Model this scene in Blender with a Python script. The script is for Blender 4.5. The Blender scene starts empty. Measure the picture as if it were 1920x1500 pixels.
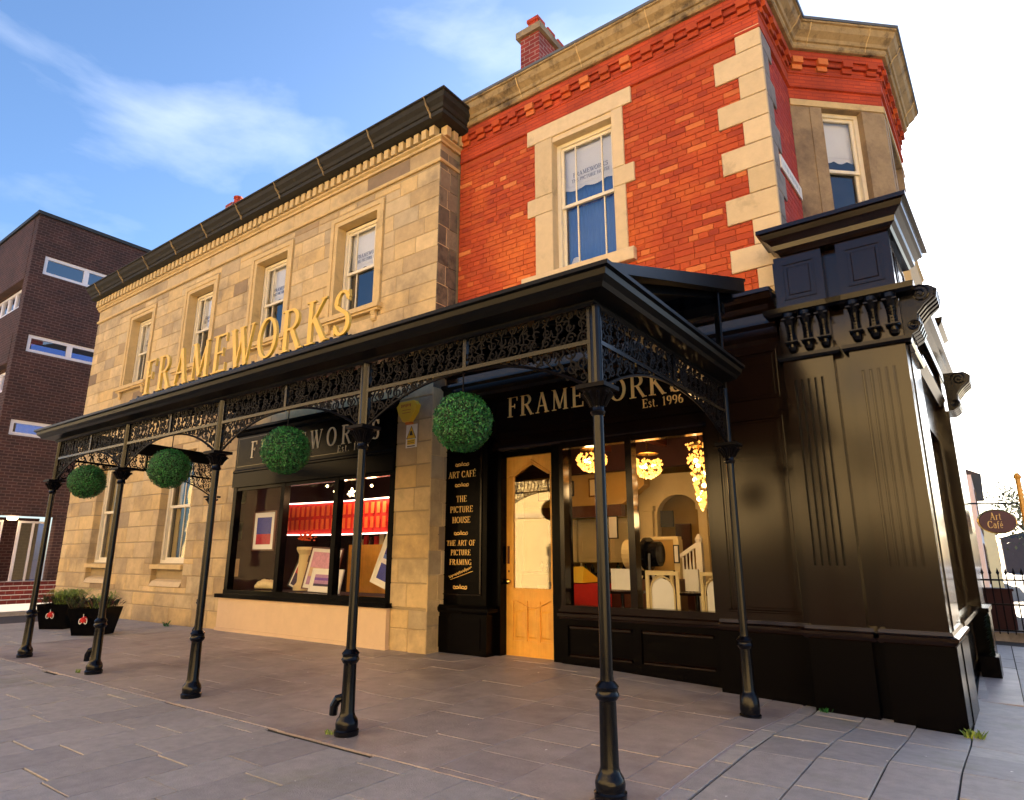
import bpy, math, random
from mathutils import Vector, Matrix, noise as mnoise
R = math.radians
random.seed(7)
sc = bpy.context.scene
col = sc.collection
# ---------------------------------------------------------------- camera
cd = bpy.data.cameras.new('camera'); cam = bpy.data.objects.new('camera', cd); col.objects.link(cam)
cam.location = (0, 0, 1.45)
cam.rotation_euler = (R(90 + 13.83), 0, R(126.096 - 90))
cd.sensor_width = 36; cd.lens = 36 * 1196.7 / 1920; cd.clip_end = 2000; cd.clip_start = .05
sc.camera = cam
# ---------------------------------------------------------------- world and sun
SUN_AZ, SUN_EL = 93.0, 19.0          # degrees ccw from +x, elevation
w = bpy.data.worlds.new('World'); sc.world = w; w.use_nodes = True
nt = w.node_tree; N = nt.nodes; L = nt.links
for n in list(N): N.remove(n)
out = N.new('ShaderNodeOutputWorld'); bg = N.new('ShaderNodeBackground')
sky = N.new('ShaderNodeTexSky'); sky.sky_type = 'NISHITA'; sky.sun_disc = False
sky.sun_elevation = R(SUN_EL); sky.sun_rotation = R(90 - SUN_AZ)
sky.air_density = 1.0; sky.dust_density = 1.5; sky.ozone_density = 5.0
tc = N.new('ShaderNodeTexCoord'); mp = N.new('ShaderNodeMapping'); mp.inputs['Scale'].default_value = (1.0, 1.0, 2.6); mp.inputs['Location'].default_value = (3.1, .7, 1.4)
mp.inputs['Rotation'].default_value = (.25, .1, .5)
nz = N.new('ShaderNodeTexNoise'); nz.inputs['Scale'].default_value = 2.6; nz.inputs['Detail'].default_value = 8; nz.inputs['Roughness'].default_value = .55
nz.inputs['Distortion'].default_value = .25
rp = N.new('ShaderNodeValToRGB'); rp.color_ramp.elements[0].position = .50; rp.color_ramp.elements[1].position = .85
rp.color_ramp.elements[1].color = (.42, .42, .42, 1)
mx = N.new('ShaderNodeMix'); mx.data_type = 'RGBA'; mx.inputs[7].default_value = (6.0, 6.2, 6.6, 1)
L.new(tc.outputs['Generated'], mp.inputs[0]); L.new(mp.outputs[0], nz.inputs['Vector']); L.new(nz.outputs['Fac'], rp.inputs[0])
L.new(rp.outputs[0], mx.inputs[0]); L.new(sky.outputs[0], mx.inputs[6]); L.new(mx.outputs[2], bg.inputs[0])
L.new(bg.outputs[0], out.inputs[0]); bg.inputs[1].default_value = .062
sd = bpy.data.lights.new('sun', 'SUN'); so = bpy.data.objects.new('sun', sd); col.objects.link(so)
sd.energy = 5.0; sd.angle = R(.5); sd.color = (1, .84, .62)
sdir = Vector((math.cos(R(SUN_AZ)) * math.cos(R(SUN_EL)), math.sin(R(SUN_AZ)) * math.cos(R(SUN_EL)), math.sin(R(SUN_EL))))
so.rotation_euler = (-sdir).to_track_quat('-Z', 'Y').to_euler()
so.location = (0, 20, 30)
vs = sc.view_settings; vs.view_transform = 'Standard'; vs.look = 'None'; vs.gamma = 1; vs.use_curve_mapping = False
vs.exposure = 2.42
sc.cycles.use_denoising = True
sc.cycles.max_bounces = 8; sc.cycles.diffuse_bounces = 4; sc.cycles.glossy_bounces = 4; sc.cycles.transparent_max_bounces = 12
sc.cycles.sample_clamp_indirect = 6

# ---------------------------------------------------------------- materials
MATS = {}
def mat(name, c, rough=.7, var=.15, scale=3., bump=0., bscale=40., metal=0., spec=.5, rand=None, c2=None, stain_or_light=None, coat=0., emit=None, streak=False):
    """rand: list of colours picked per piece; c2: second colour of the noise"""
    m = bpy.data.materials.new(name); m.use_nodes = True; MATS[name] = m
    t = m.node_tree; n = t.nodes; l = t.links; b = n['Principled BSDF']
    b.inputs['Roughness'].default_value = rough; b.inputs['Metallic'].default_value = metal
    b.inputs['Specular IOR Level'].default_value = spec
    if coat: b.inputs['Coat Weight'].default_value = coat; b.inputs['Coat Roughness'].default_value = .08
    g = n.new('ShaderNodeNewGeometry')
    no = n.new('ShaderNodeTexNoise'); no.inputs['Scale'].default_value = scale; no.inputs['Detail'].default_value = 6; no.inputs['Roughness'].default_value = .6
    if streak:
        mpn = n.new('ShaderNodeMapping'); mpn.inputs['Scale'].default_value = streak; l.new(g.outputs['Position'], mpn.inputs[0]); l.new(mpn.outputs[0], no.inputs['Vector'])
    else: l.new(g.outputs['Position'], no.inputs['Vector'])
    if rand:
        oi = n.new('ShaderNodeObjectInfo'); at = n.new('ShaderNodeAttribute'); at.attribute_name = 'var'
        ad = n.new('ShaderNodeMath'); ad.operation = 'ADD'; fr = n.new('ShaderNodeMath'); fr.operation = 'FRACT'
        l.new(oi.outputs['Random'], ad.inputs[0]); l.new(at.outputs['Fac'], ad.inputs[1]); l.new(ad.outputs[0], fr.inputs[0])
        cr = n.new('ShaderNodeValToRGB'); cr.color_ramp.interpolation = 'LINEAR'
        els = cr.color_ramp.elements
        while len(els) < len(rand): els.new(.5)
        for i, k in enumerate(rand):
            els[i].position = i / (len(rand) - 1) if not (len(k) > 3) else k[3]; els[i].color = (*k[:3], 1)
        l.new(fr.outputs[0], cr.inputs[0]); base = cr.outputs[0]
    else:
        rg = n.new('ShaderNodeRGB'); rg.outputs[0].default_value = (*c, 1); base = rg.outputs[0]
    if c2:
        mm = n.new('ShaderNodeMix'); mm.data_type = 'RGBA'; rr = n.new('ShaderNodeValToRGB')
        rr.color_ramp.elements[0].position = .42; rr.color_ramp.elements[1].position = .66
        l.new(no.outputs['Fac'], rr.inputs[0]); l.new(rr.outputs[0], mm.inputs[0]); l.new(base, mm.inputs[6]); mm.inputs[7].default_value = (*c2, 1)
        base = mm.outputs[2]
    if var:
        mr = n.new('ShaderNodeMapRange'); mr.inputs[1].default_value = .25; mr.inputs[2].default_value = .75
        mr.inputs[3].default_value = 1 - var; mr.inputs[4].default_value = 1 + var
        no2 = n.new('ShaderNodeTexNoise'); no2.inputs['Scale'].default_value = scale * 2.7; no2.inputs['Detail'].default_value = 8; no2.inputs['Roughness'].default_value = .65
        l.new(g.outputs['Position'], no2.inputs['Vector']); l.new(no2.outputs['Fac'], mr.inputs[0])
        vm = n.new('ShaderNodeVectorMath'); vm.operation = 'SCALE'; l.new(base, vm.inputs[0]); l.new(mr.outputs[0], vm.inputs['Scale']); base = vm.outputs[0]
    if stain_or_light:   # (colour, lo, hi, scale): soot and damp marks; on the brick, painted patches of warm light
        sn = n.new('ShaderNodeTexNoise'); sn.inputs['Scale'].default_value = stain_or_light[3]; sn.inputs['Detail'].default_value = 7; sn.inputs['Roughness'].default_value = .68; sn.inputs['Distortion'].default_value = .1
        l.new(g.outputs['Position'], sn.inputs['Vector'])
        sr = n.new('ShaderNodeMapRange'); sr.inputs[1].default_value = stain_or_light[1]; sr.inputs[2].default_value = stain_or_light[2]
        l.new(sn.outputs['Fac'], sr.inputs[0]); sm = n.new('ShaderNodeMix'); sm.data_type = 'RGBA'
        l.new(sr.outputs[0], sm.inputs[0]); l.new(base, sm.inputs[6]); sm.inputs[7].default_value = (*stain_or_light[0], 1); base = sm.outputs[2]
    l.new(base, b.inputs['Base Color'])
    if bump:
        bn = n.new('ShaderNodeTexNoise'); bn.inputs['Scale'].default_value = bscale; bn.inputs['Detail'].default_value = 6
        l.new(g.outputs['Position'], bn.inputs['Vector']); bp = n.new('ShaderNodeBump'); bp.inputs['Strength'].default_value = bump; bp.inputs['Distance'].default_value = .01
        l.new(bn.outputs['Fac'], bp.inputs['Height']); l.new(bp.outputs[0], b.inputs['Normal'])
    if emit:
        b.inputs['Emission Color'].default_value = (*emit[0], 1); b.inputs['Emission Strength'].default_value = emit[1]
    return m
STONE = [(.60, .43, .21, 0), (.52, .39, .22, .2), (.68, .50, .26, .4), (.40, .30, .18, .5), (.64, .44, .19, .62), (.52, .41, .25, .8), (.24, .165, .10, .88), (.66, .47, .22, 1)]
M_stone = mat('sandstone_ashlar', None, .85, .14, 2.2, .35, 30, rand=STONE, stain_or_light=((.20, .15, .095), .47, .80, 1.0))
M_stone_dark = mat('sooty_sandstone', None, .85, .2, 3, .3, 30, rand=[(.30, .235, .15, 0), (.12, .09, .065, .35), (.2, .155, .1, .6), (.34, .27, .17, 1)], stain_or_light=((.04, .03, .025), .48, .66, 1.6))
M_stone_pale = mat('dressed_pale_stone', None, .8, .1, 2.5, .2, 35, rand=[(.60, .46, .27, 0), (.66, .51, .31, .5), (.55, .42, .24, 1)], stain_or_light=((.24, .18, .11), .6, .82, 1.5))
M_trim = mat('ochre_stone_trim', (.60, .43, .20), .8, .13, 2.5, .2, 35, stain_or_light=((.22, .15, .07), .58, .8, 1.6))
M_baystone = mat('weathered_bay_stone', (.33, .235, .13), .85, .15, 2, .25, 30, stain_or_light=((.09, .055, .04), .46, .66, .7))
M_greyst = mat('grey_weathered_stone', (.24, .215, .20), .85, .2, 3, .3, 30, stain_or_light=((.10, .09, .08), .5, .7, 2))
M_mortar = mat('stone_mortar', (.34, .26, .15), .95, .1)
M_gut = mat('dull_black_gutter_and_flute_shade', (.004, .004, .005), .35, .15, 3, .05, 12, spec=.16)  # gutter and canopy paint; also the painted shade in the flutes
M_soot = mat('soot_black_stone', (.022, .02, .017), .85, .35, 4, .5, 18, stain_or_light=((.1, .075, .04), .62, .8, 2.5))
M_cornice = mat('stained_cornice_stone', (.38, .27, .13), .85, .2, 3, .3, 25, stain_or_light=((.05, .032, .02), .49, .70, 3.2))
M_brick = mat('orange_red_brick', None, .8, .12, 6, .4, 50, rand=[(.44, .056, .008, 0), (.37, .042, .007, .3), (.48, .068, .010, .5), (.30, .032, .007, .74), (.46, .075, .012, .9), (.66, .20, .05, 1)], stain_or_light=((.74, .17, .02), .5, .8, .7))  # broad orange patches put reflected warm light into the brick colour
M_bmortar = mat('red_brick_mortar', (.38, .065, .018), .95, .15, 8)
M_redbrick = mat('red_clay', (.46, .05, .014), .75, .16, 5, .3, 40)
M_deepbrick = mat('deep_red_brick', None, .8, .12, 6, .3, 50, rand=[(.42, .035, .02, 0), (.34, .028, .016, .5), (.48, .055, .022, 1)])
M_render = mat('pale_render', (.68, .50, .33), .85, .06, 1.5, .15, 20)
M_black = mat('black_gloss_paint', (.003, .003, .005), .2, .1, 3, .05, 12, spec=.24)
M_dark = mat('brown_black_gloss_paint', (.0085, .0040, .0024), .15, .12, 2, .03, 3, spec=.36)
M_dark2 = mat('black_shop_paint', (.0015, .0011, .0013), .25, .12, 2, .02, 5, spec=.06)
M_white = mat('cream_window_paint', (.76, .68, .52), .45, .06, 4)
M_faint = mat('faded_blue_print', (.50, .56, .60), .8, 0)
M_upvc = mat('white_window_frame', (.74, .7, .74), .4, .04, 4)
M_wood = mat('honey_oak_door', (.76, .36, .05), .38, .14, 2, .05, 30, c2=(.80, .42, .07), streak=(14, 14, .9))
M_gold = mat('gold_leaf', (.83, .53, .16), .42, .06, 5, metal=.15)
M_goldl = mat('yellow_gold_paint', (.68, .45, .07), .4, .05, 5)
M_cream = mat('cream_gilded_paint', (.86, .70, .42), .45, .05, 5)
M_brass = mat('brass', (.75, .5, .16), .25, .05, 5, metal=1)
M_slab = mat('grey_paving_slab', None, .62, .2, 3.4, .5, 90, rand=[(.39, .365, .345, 0), (.44, .41, .385, .35), (.35, .325, .31, .6), (.41, .385, .36, .8), (.47, .44, .40, 1)], stain_or_light=((.26, .26, .17), .56, .8, 1.1))
M_flag = mat('mauve_sandstone_flag', None, .5, .22, 1.6, .3, 45, rand=[(.40, .345, .32, 0), (.37, .325, .305, .4), (.43, .375, .345, .7), (.39, .345, .32, 1)], stain_or_light=((.20, .16, .15), .48, .74, .9))
M_joint = mat('dark_joint_sand', (.045, .042, .036), .95, .3, 9)
M_joint2 = mat('pale_mortar_joint', (.44, .38, .37), .9, .2, 9)
M_asph = mat('asphalt', (.05, .048, .055), .8, .2, 4, .3, 80)
M_leaf = mat('box_leaf', None, .5, .1, 8, rand=[(.006, .05, .010, 0), (.010, .095, .018, .4), (.022, .17, .032, .8), (.04, .23, .045, 1)])
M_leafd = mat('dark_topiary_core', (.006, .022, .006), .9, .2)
M_grass = mat('lime_grass_blade', None, .6, .1, 8, rand=[(.20, .30, .04, 0), (.10, .18, .03, .5), (.36, .46, .09, 1)])
M_redleaf = mat('reddish_foliage', None, .6, .1, 8, rand=[(.10, .02, .02, 0), (.05, .06, .02, .5), (.02, .05, .015, 1)])
M_iron = mat('cast_iron_scrollwork', (.0035, .003, .0045), .45, .1, spec=.08)
M_darkroom = mat('dark_interior', (.02, .014, .012), .9, 0)
M_brownbrick = None
M_lead = mat('lead_flashing', (.09, .10, .12), .5, .15, 4)
M_slate = mat('slate_roof', (.06, .06, .07), .7, .2, 5)
M_blind = mat('white_blind_fabric', (.80, .80, .80), .8, .03, 3)
M_print = mat('grey_blind_print', (.22, .24, .30), .8, 0)
M_yellow = mat('yellow_alarm_plastic', (.80, .52, .03), .4, .03)
M_orange = mat('orange_print', (.55, .16, .02), .5, 0)
M_blackp = mat('black_print', (.02, .02, .02), .6, 0)
M_whitep = mat('white_card', (.80, .78, .74), .6, .03)
M_red = mat('red_fabric', (.52, .012, .010), .75, .12, 4)
M_redo = mat('orange_light_patch_and_flower', (.80, .13, .03), .75, .1, 4)  # colour of the valance's painted light patches and the pedestal flowers
M_curt = mat('maroon_curtain', (.028, .006, .007), .9, .2)
M_wallint = mat('ochre_interior_wall', (.48, .30, .085), .85, .06, 2)
M_wallcr = mat('cream_interior_paint', (.70, .58, .32), .7, .05, 2)
M_floorint = mat('brown_interior_floor', (.10, .05, .03), .5, .2, 3)
M_plum = mat('mahogany_wood', (.10, .03, .015), .35, .2, 4)
M_fairy = mat('string_light_glow', (1, .8, .7), .5, 0, emit=((1, .62, .5), 1.6))
M_crystal = mat('lit_crystal', (1, .7, .3), .2, 0, emit=((1, .40, .07), .38))
M_bulb = mat('bulb_glow', (1, .8, .5), .3, 0, emit=((1, .70, .33), 3.5))
M_white_b = mat('white_render', (.80, .80, .82), .8, .04, 1)
M_opp = mat('cream_terrace_render', (.76, .56, .27), .8, .06, .4)
M_opp2 = mat('buff_terrace_stone', (.66, .50, .29), .85, .1, .6)
M_far = mat('far_brown_brick', (.16, .10, .08), .85, .1, 1)
M_tree = mat('pale_tree_leaf', None, .7, .1, 4, rand=[(.10, .12, .06, 0), (.16, .17, .09, 1)])
M_bark = mat('bark', (.10, .07, .05), .9, .2, 6)

def glass_mat(name, tint=(1, 1, 1), refl=1.0, base=.06, bump=.12):
    m = bpy.data.materials.new(name); m.use_nodes = True; t = m.node_tree; n = t.nodes; l = t.links
    for x in list(n): n.remove(x)
    o = n.new('ShaderNodeOutputMaterial'); mxs = n.new('ShaderNodeMixShader'); tr = n.new('ShaderNodeBsdfTransparent'); gl = n.new('ShaderNodeBsdfGlossy')
    tr.inputs[0].default_value = (*tint, 1); gl.inputs['Roughness'].default_value = .01
    lw = n.new('ShaderNodeFresnel'); lw.inputs[0].default_value = 1.55
    g = n.new('ShaderNodeNewGeometry'); nn = n.new('ShaderNodeTexNoise'); nn.inputs['Scale'].default_value = 1.2; l.new(g.outputs['Position'], nn.inputs['Vector'])
    bp = n.new('ShaderNodeBump'); bp.inputs['Strength'].default_value = bump; bp.inputs['Distance'].default_value = .02; l.new(nn.outputs['Fac'], bp.inputs['Height']); l.new(bp.outputs[0], gl.inputs['Normal'])
    mr = n.new('ShaderNodeMath'); mr.operation = 'MULTIPLY_ADD'; mr.inputs[1].default_value = refl; mr.inputs[2].default_value = base; mr.use_clamp = True
    l.new(lw.outputs[0], mr.inputs[0]); l.new(mr.outputs[0], mxs.inputs[0]); l.new(tr.outputs[0], mxs.inputs[1]); l.new(gl.outputs[0], mxs.inputs[2]); l.new(mxs.outputs[0], o.inputs[0])
    return m
M_glass = glass_mat('clear_shop_glass', refl=.10, base=.0)
M_glassd = glass_mat('door_glass', tint=(.9, .85, .7), refl=.9, base=.06, bump=.02)
M_glassu = glass_mat('reflective_sash_glass', tint=(.97, .98, 1), refl=1.0, base=.10)
M_glassb = glass_mat('dark_blue_glass', tint=(.15, .2, .4), refl=1.5, base=.2)

def brick_tex(name, c1, c2, cm, bw, bh, rough=.85, axis='xz', mort=.012):
    m = bpy.data.materials.new(name); m.use_nodes = True; t = m.node_tree; n = t.nodes; l = t.links; b = n['Principled BSDF']
    b.inputs['Roughness'].default_value = rough
    g = n.new('ShaderNodeNewGeometry'); s = n.new('ShaderNodeSeparateXYZ'); c = n.new('ShaderNodeCombineXYZ'); ad = n.new('ShaderNodeMath'); ad.operation = 'ADD'
    l.new(g.outputs['Position'], s.inputs[0]); l.new(s.outputs[0], ad.inputs[0]); l.new(s.outputs[1], ad.inputs[1]); l.new(ad.outputs[0], c.inputs[0]); l.new(s.outputs[2], c.inputs[1])
    br = n.new('ShaderNodeTexBrick'); l.new(c.outputs[0], br.inputs['Vector']); br.inputs['Scale'].default_value = 1
    br.inputs['Brick Width'].default_value = bw; br.inputs['Row Height'].default_value = bh; br.inputs['Mortar Size'].default_value = mort; br.inputs['Mortar Smooth'].default_value = .2
    br.inputs['Color1'].default_value = (*c1, 1); br.inputs['Color2'].default_value = (*c2, 1); br.inputs['Mortar'].default_value = (*cm, 1)
    nn = n.new('ShaderNodeTexNoise'); nn.inputs['Scale'].default_value = 1.5; nn.inputs['Detail'].default_value = 6; l.new(g.outputs['Position'], nn.inputs['Vector'])
    mr = n.new('ShaderNodeMapRange'); mr.inputs[1].default_value = .3; mr.inputs[2].default_value = .7; mr.inputs[3].default_value = .75; mr.inputs[4].default_value = 1.25; l.new(nn.outputs['Fac'], mr.inputs[0])
    vm = n.new('ShaderNodeVectorMath'); vm.operation = 'SCALE'; l.new(br.outputs['Color'], vm.inputs[0]); l.new(mr.outputs[0], vm.inputs['Scale']); l.new(vm.outputs[0], b.inputs['Base Color'])
    bp = n.new('ShaderNodeBump'); bp.inputs['Strength'].default_value = .8; bp.inputs['Distance'].default_value = .015; bp.invert = True; l.new(br.outputs['Fac'], bp.inputs['Height']); l.new(bp.outputs[0], b.inputs['Normal'])
    return m
M_brownbrick = brick_tex('brown_office_brick', (.06, .018, .013), (.034, .012, .010), (.10, .055, .045), .27, .105, mort=.015)
M_bandbrick = brick_tex('red_band_brick', (.50, .065, .016), (.42, .05, .014), (.34, .036, .012), .295, .0667, mort=.008)
M_chimbrick = brick_tex('chimney_red_brick', (.34, .04, .025), (.26, .03, .02), (.42, .25, .2), .32, .12, mort=.012)

# ---------------------------------------------------------------- mesh helpers
W0 = {}
class MB:
    def __init__(s, M=None): s.v = []; s.f = []; s.a = []; s.m = []; s.M = M; s.var = 0.; s.mi = 0
    def add(s, vs, fs, var=None):
        b = len(s.v)
        for p in vs:
            p = Vector(p); s.v.append(s.M @ p if s.M else p)
        for f in fs: s.f.append(tuple(b + i for i in f)); s.a.append(s.var if var is None else var); s.m.append(s.mi)
        return s
    def box(s, x0, x1, y0, y1, z0, z1, var=None):
        return s.add([(x0, y0, z0), (x1, y0, z0), (x1, y1, z0), (x0, y1, z0), (x0, y0, z1), (x1, y0, z1), (x1, y1, z1), (x0, y1, z1)],
                     [(0, 3, 2, 1), (4, 5, 6, 7), (0, 1, 5, 4), (1, 2, 6, 5), (2, 3, 7, 6), (3, 0, 4, 7)], var)
    def cbox(s, x0, x1, y0, y1, z0, z1, c=.008, var=None):   # block with chamfered front edges (front = low y)
        return s.add([(x0, y0 + c, z0), (x1, y0 + c, z0), (x1, y0 + c, z1), (x0, y0 + c, z1), (x0 + c, y0, z0 + c), (x1 - c, y0, z0 + c), (x1 - c, y0, z1 - c), (x0 + c, y0, z1 - c),
                      (x0, y1, z0), (x1, y1, z0), (x1, y1, z1), (x0, y1, z1)],
                     [(4, 5, 6, 7), (0, 1, 5, 4), (1, 2, 6, 5), (2, 3, 7, 6), (3, 0, 4, 7), (0, 8, 9, 1), (1, 9, 10, 2), (2, 10, 11, 3), (3, 11, 8, 0)], var)
    def prism(s, poly, y0, y1, var=None):      # poly in (x,z), extruded along y
        n = len(poly); return s.add([(p[0], y0, p[1]) for p in poly] + [(p[0], y1, p[1]) for p in poly],
            [tuple(range(n)), tuple(range(2 * n - 1, n - 1, -1))] + [(i, i + n, (i + 1) % n + n, (i + 1) % n) for i in range(n)], var)
    def prismx(s, poly, x0, x1, var=None):     # poly in (y,z), extruded along x
        n = len(poly); return s.add([(x0, p[0], p[1]) for p in poly] + [(x1, p[0], p[1]) for p in poly],
            [tuple(range(n - 1, -1, -1)), tuple(range(n, 2 * n))] + [(i, (i + 1) % n, (i + 1) % n + n, i + n) for i in range(n)], var)
    def tube(s, pts, r, k=6, caps=True, var=None):
        pts = [Vector(p) for p in pts]; n = len(pts); rs = r if isinstance(r, (list, tuple)) else [r] * n; vs = []; fs = []
        up = None
        for i, p in enumerate(pts):
            t = (pts[min(i + 1, n - 1)] - pts[max(i - 1, 0)]).normalized()
            if up is None: up = Vector((0, 0, 1)) if abs(t.z) < .9 else Vector((1, 0, 0))
            a = t.cross(up)
            if a.length < 1e-4: a = t.cross(Vector((.3, 1, .2)))
            a.normalize(); b = t.cross(a).normalized(); up = a.cross(t)
            for j in range(k):
                q = 2 * math.pi * (j + .5) / k; vs.append(p + a * math.cos(q) * rs[i] + b * math.sin(q) * rs[i])
        for i in range(n - 1):
            for j in range(k): fs.append((i * k + j, i * k + (j + 1) % k, (i + 1) * k + (j + 1) % k, (i + 1) * k + j))
        if caps: fs += [tuple(range(k - 1, -1, -1)), tuple((n - 1) * k + j for j in range(k))]
        return s.add(vs, fs, var)
    def lathe(s, prof, c=(0, 0, 0), k=14, rot=0., sq=0.):
        vs = []; fs = []; n = len(prof)
        for r, z in prof:
            for j in range(k):
                q = 2 * math.pi * j / k + rot; vs.append((c[0] + r * math.cos(q), c[1] + r * math.sin(q), c[2] + z))
        for i in range(n - 1):
            for j in range(k): fs.append((i * k + j, i * k + (j + 1) % k, (i + 1) * k + (j + 1) % k, (i + 1) * k + j))
        fs += [tuple(range(k - 1, -1, -1)), tuple((n - 1) * k + j for j in range(k))]
        return s.add(vs, fs)
    def build(s, name, mats, parent=None, smooth=False, kind=None, label=None, centre=True):
        me = bpy.data.meshes.new(name)
        if centre and s.v:
            lo = Vector((min(p.x for p in s.v), min(p.y for p in s.v), min(p.z for p in s.v))); hi = Vector((max(p.x for p in s.v), max(p.y for p in s.v), max(p.z for p in s.v)))
            c = (lo + hi) / 2; c.z = lo.z
        else: c = Vector((0, 0, 0))
        me.from_pydata([tuple(p - c) for p in s.v], [], s.f)
        if not isinstance(mats, (list, tuple)): mats = [mats]
        for m in mats: me.materials.append(m)
        if len(mats) > 1: me.polygons.foreach_set('material_index', s.m)
        if any(s.a):
            at = me.attributes.new('var', 'FLOAT', 'FACE'); at.data.foreach_set('value', s.a)
        if smooth:
            me.polygons.foreach_set('use_smooth', [True] * len(me.polygons)); me.set_sharp_from_angle(angle=R(38))
        me.update()
        o = bpy.data.objects.new(name, me); col.objects.link(o)
        if parent: o.parent = parent; o.location = c - W0.get(parent, Vector((0, 0, 0)))
        else: o.location = c
        W0[o] = c.copy()
        if kind: o['kind'] = kind
        if label: o['label'] = label
        return o
def tag(o, label, cat, group=None):
    o['label'] = label; o['category'] = cat
    if group: o['group'] = group
    return o
def empty(name, loc, label=None, cat=None, group=None):
    o = bpy.data.objects.new(name, None); col.objects.link(o); o.location = loc; W0[o] = Vector(loc); o.empty_display_size = .2
    if label: tag(o, label, cat, group)
    return o
def copy_tree(o, parent=None):
    c = o.copy(); col.objects.link(c)
    if parent: c.parent = parent
    for ch in [x for x in KIDS(o)]: copy_tree(ch, c)
    return c
def KIDS(o): return [x for x in bpy.data.objects if x.parent == o]
def inst(name, mesh, parent, wloc, rotz=0.):
    o = bpy.data.objects.new(name, mesh); col.objects.link(o); o.parent = parent
    o.location = Vector(wloc) - W0.get(parent, Vector((0, 0, 0)))
    if rotz: o.rotation_euler.z = rotz
    return o
def FR(x, y, deg): return Matrix.Translation((x, y, 0)) @ Matrix.Rotation(R(deg), 4, 'Z')   # u along wall, depth into wall, z up
def moulding(mb, prof, path, closed_ends=True):
    P = [Vector((p[0], p[1])) for p in path]; n = len(P); rings = []
    for i in range(n):
        ds = []
        if i > 0: ds.append((P[i] - P[i - 1]).normalized())
        if i < n - 1: ds.append((P[i + 1] - P[i]).normalized())
        ns = [Vector((d.y, -d.x)) for d in ds]
        m = ns[0] if len(ns) == 1 else (ns[0] + ns[1]) / max(.2, 1 + ns[0].dot(ns[1]))
        rings.append([(P[i].x + m.x * o, P[i].y + m.y * o, z) for o, z in prof])
    k = len(prof); vs = [v for r_ in rings for v in r_]; fs = []
    for i in range(n - 1):
        for j in range(k): fs.append((i * k + j, (i + 1) * k + j, (i + 1) * k + (j + 1) % k, i * k + (j + 1) % k))
    fs += [tuple(range(k)), tuple((n - 1) * k + j for j in range(k - 1, -1, -1))]
    mb.add(vs, fs)
def cells(x0, x1, z0, z1, holes):
    xs = sorted({x0, x1, *[h for H in holes for h in (H[0], H[1]) if x0 < h < x1]}); zs = sorted({z0, z1, *[h for H in holes for h in (H[2], H[3]) if z0 < h < z1]})
    for i in range(len(xs) - 1):
        run = None
        for j in range(len(zs) - 1):
            cx, cz = (xs[i] + xs[i + 1]) / 2, (zs[j] + zs[j + 1]) / 2
            if any(h[0] < cx < h[1] and h[2] < cz < h[3] for h in holes):
                if run: yield (xs[i], xs[i + 1], *run); run = None
            else: run = (run[0], zs[j + 1]) if run else (zs[j], zs[j + 1])
        if run: yield (xs[i], xs[i + 1], *run)
def subtract(rect, holes):
    rs = [rect]
    for h in holes:
        o = []
        for (a, b, c, d) in rs:
            if h[0] >= b or h[1] <= a or h[2] >= d or h[3] <= c: o.append((a, b, c, d)); continue
            if h[2] > c: o.append((a, b, c, h[2]))
            if h[3] < d: o.append((a, b, h[3], d))
            lo, hi = max(c, h[2]), min(d, h[3])
            if h[0] > a: o.append((a, h[0], lo, hi))
            if h[1] < b: o.append((h[1], b, lo, hi))
        rs = o
    return [r_ for r_ in rs if r_[1] - r_[0] > .03 and r_[3] - r_[2] > .02]
CAMP = Vector((0, 0, 1.45)); FW = Vector((math.cos(R(126.096)) * math.cos(R(13.83)), math.sin(R(126.096)) * math.cos(R(13.83)), math.sin(R(13.83))))
RT = Vector((math.sin(R(126.096)), -math.cos(R(126.096)), 0)); UP = RT.cross(FW)
def seen(p, m=1.06):
    d = Vector(p) - CAMP; z = d.dot(FW)
    if z < .3: return 0
    return 1 / z if abs(d.dot(RT) / z) < .802 * m and abs(d.dot(UP) / z) < .627 * m else 0
def pieces(rects, parent, name, mats, d0, depth, M, limit=300, chamf=.008, stuffname=None, jitter=.004, seedv=0):
    """each rect (u0,u1,z0,z1) becomes a piece: the largest seen ones objects, the rest one joined part"""
    rnd = random.Random(seedv); it = []
    for r_ in rects:
        c = M @ Vector(((r_[0] + r_[1]) / 2, d0, (r_[2] + r_[3]) / 2)); s_ = seen(c)
        it.append((s_ * s_ * (r_[1] - r_[0]) * (r_[3] - r_[2]), r_))
    it.sort(key=lambda q: -q[0]); cache = {}; MR = M.to_3x3().to_4x4(); ang = math.atan2(M[1][0], M[0][0])
    rest = MB(M)
    for i, (s_, r_) in enumerate(it):
        j = rnd.uniform(-jitter, jitter)
        if i < limit and s_ > 0:
            key = (round(r_[1] - r_[0], 3), round(r_[3] - r_[2], 3))
            if key not in cache:
                m = MB(); m.cbox(-key[0] / 2, key[0] / 2, 0, depth, -key[1] / 2, key[1] / 2, chamf)
                me = bpy.data.meshes.new(name); me.from_pydata([tuple(v) for v in m.v], [], m.f); me.materials.append(mats); me.update(); cache[key] = me
            inst(name, cache[key], parent, M @ Vector(((r_[0] + r_[1]) / 2, d0 + j, (r_[2] + r_[3]) / 2)), ang)
        else: rest.cbox(r_[0], r_[1], d0 + j, d0 + depth, r_[2], r_[3], chamf, var=rnd.random() + .001)
    if rest.v: rest.build(stuffname or name + '_rest', mats, parent, kind='stuff')
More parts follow.
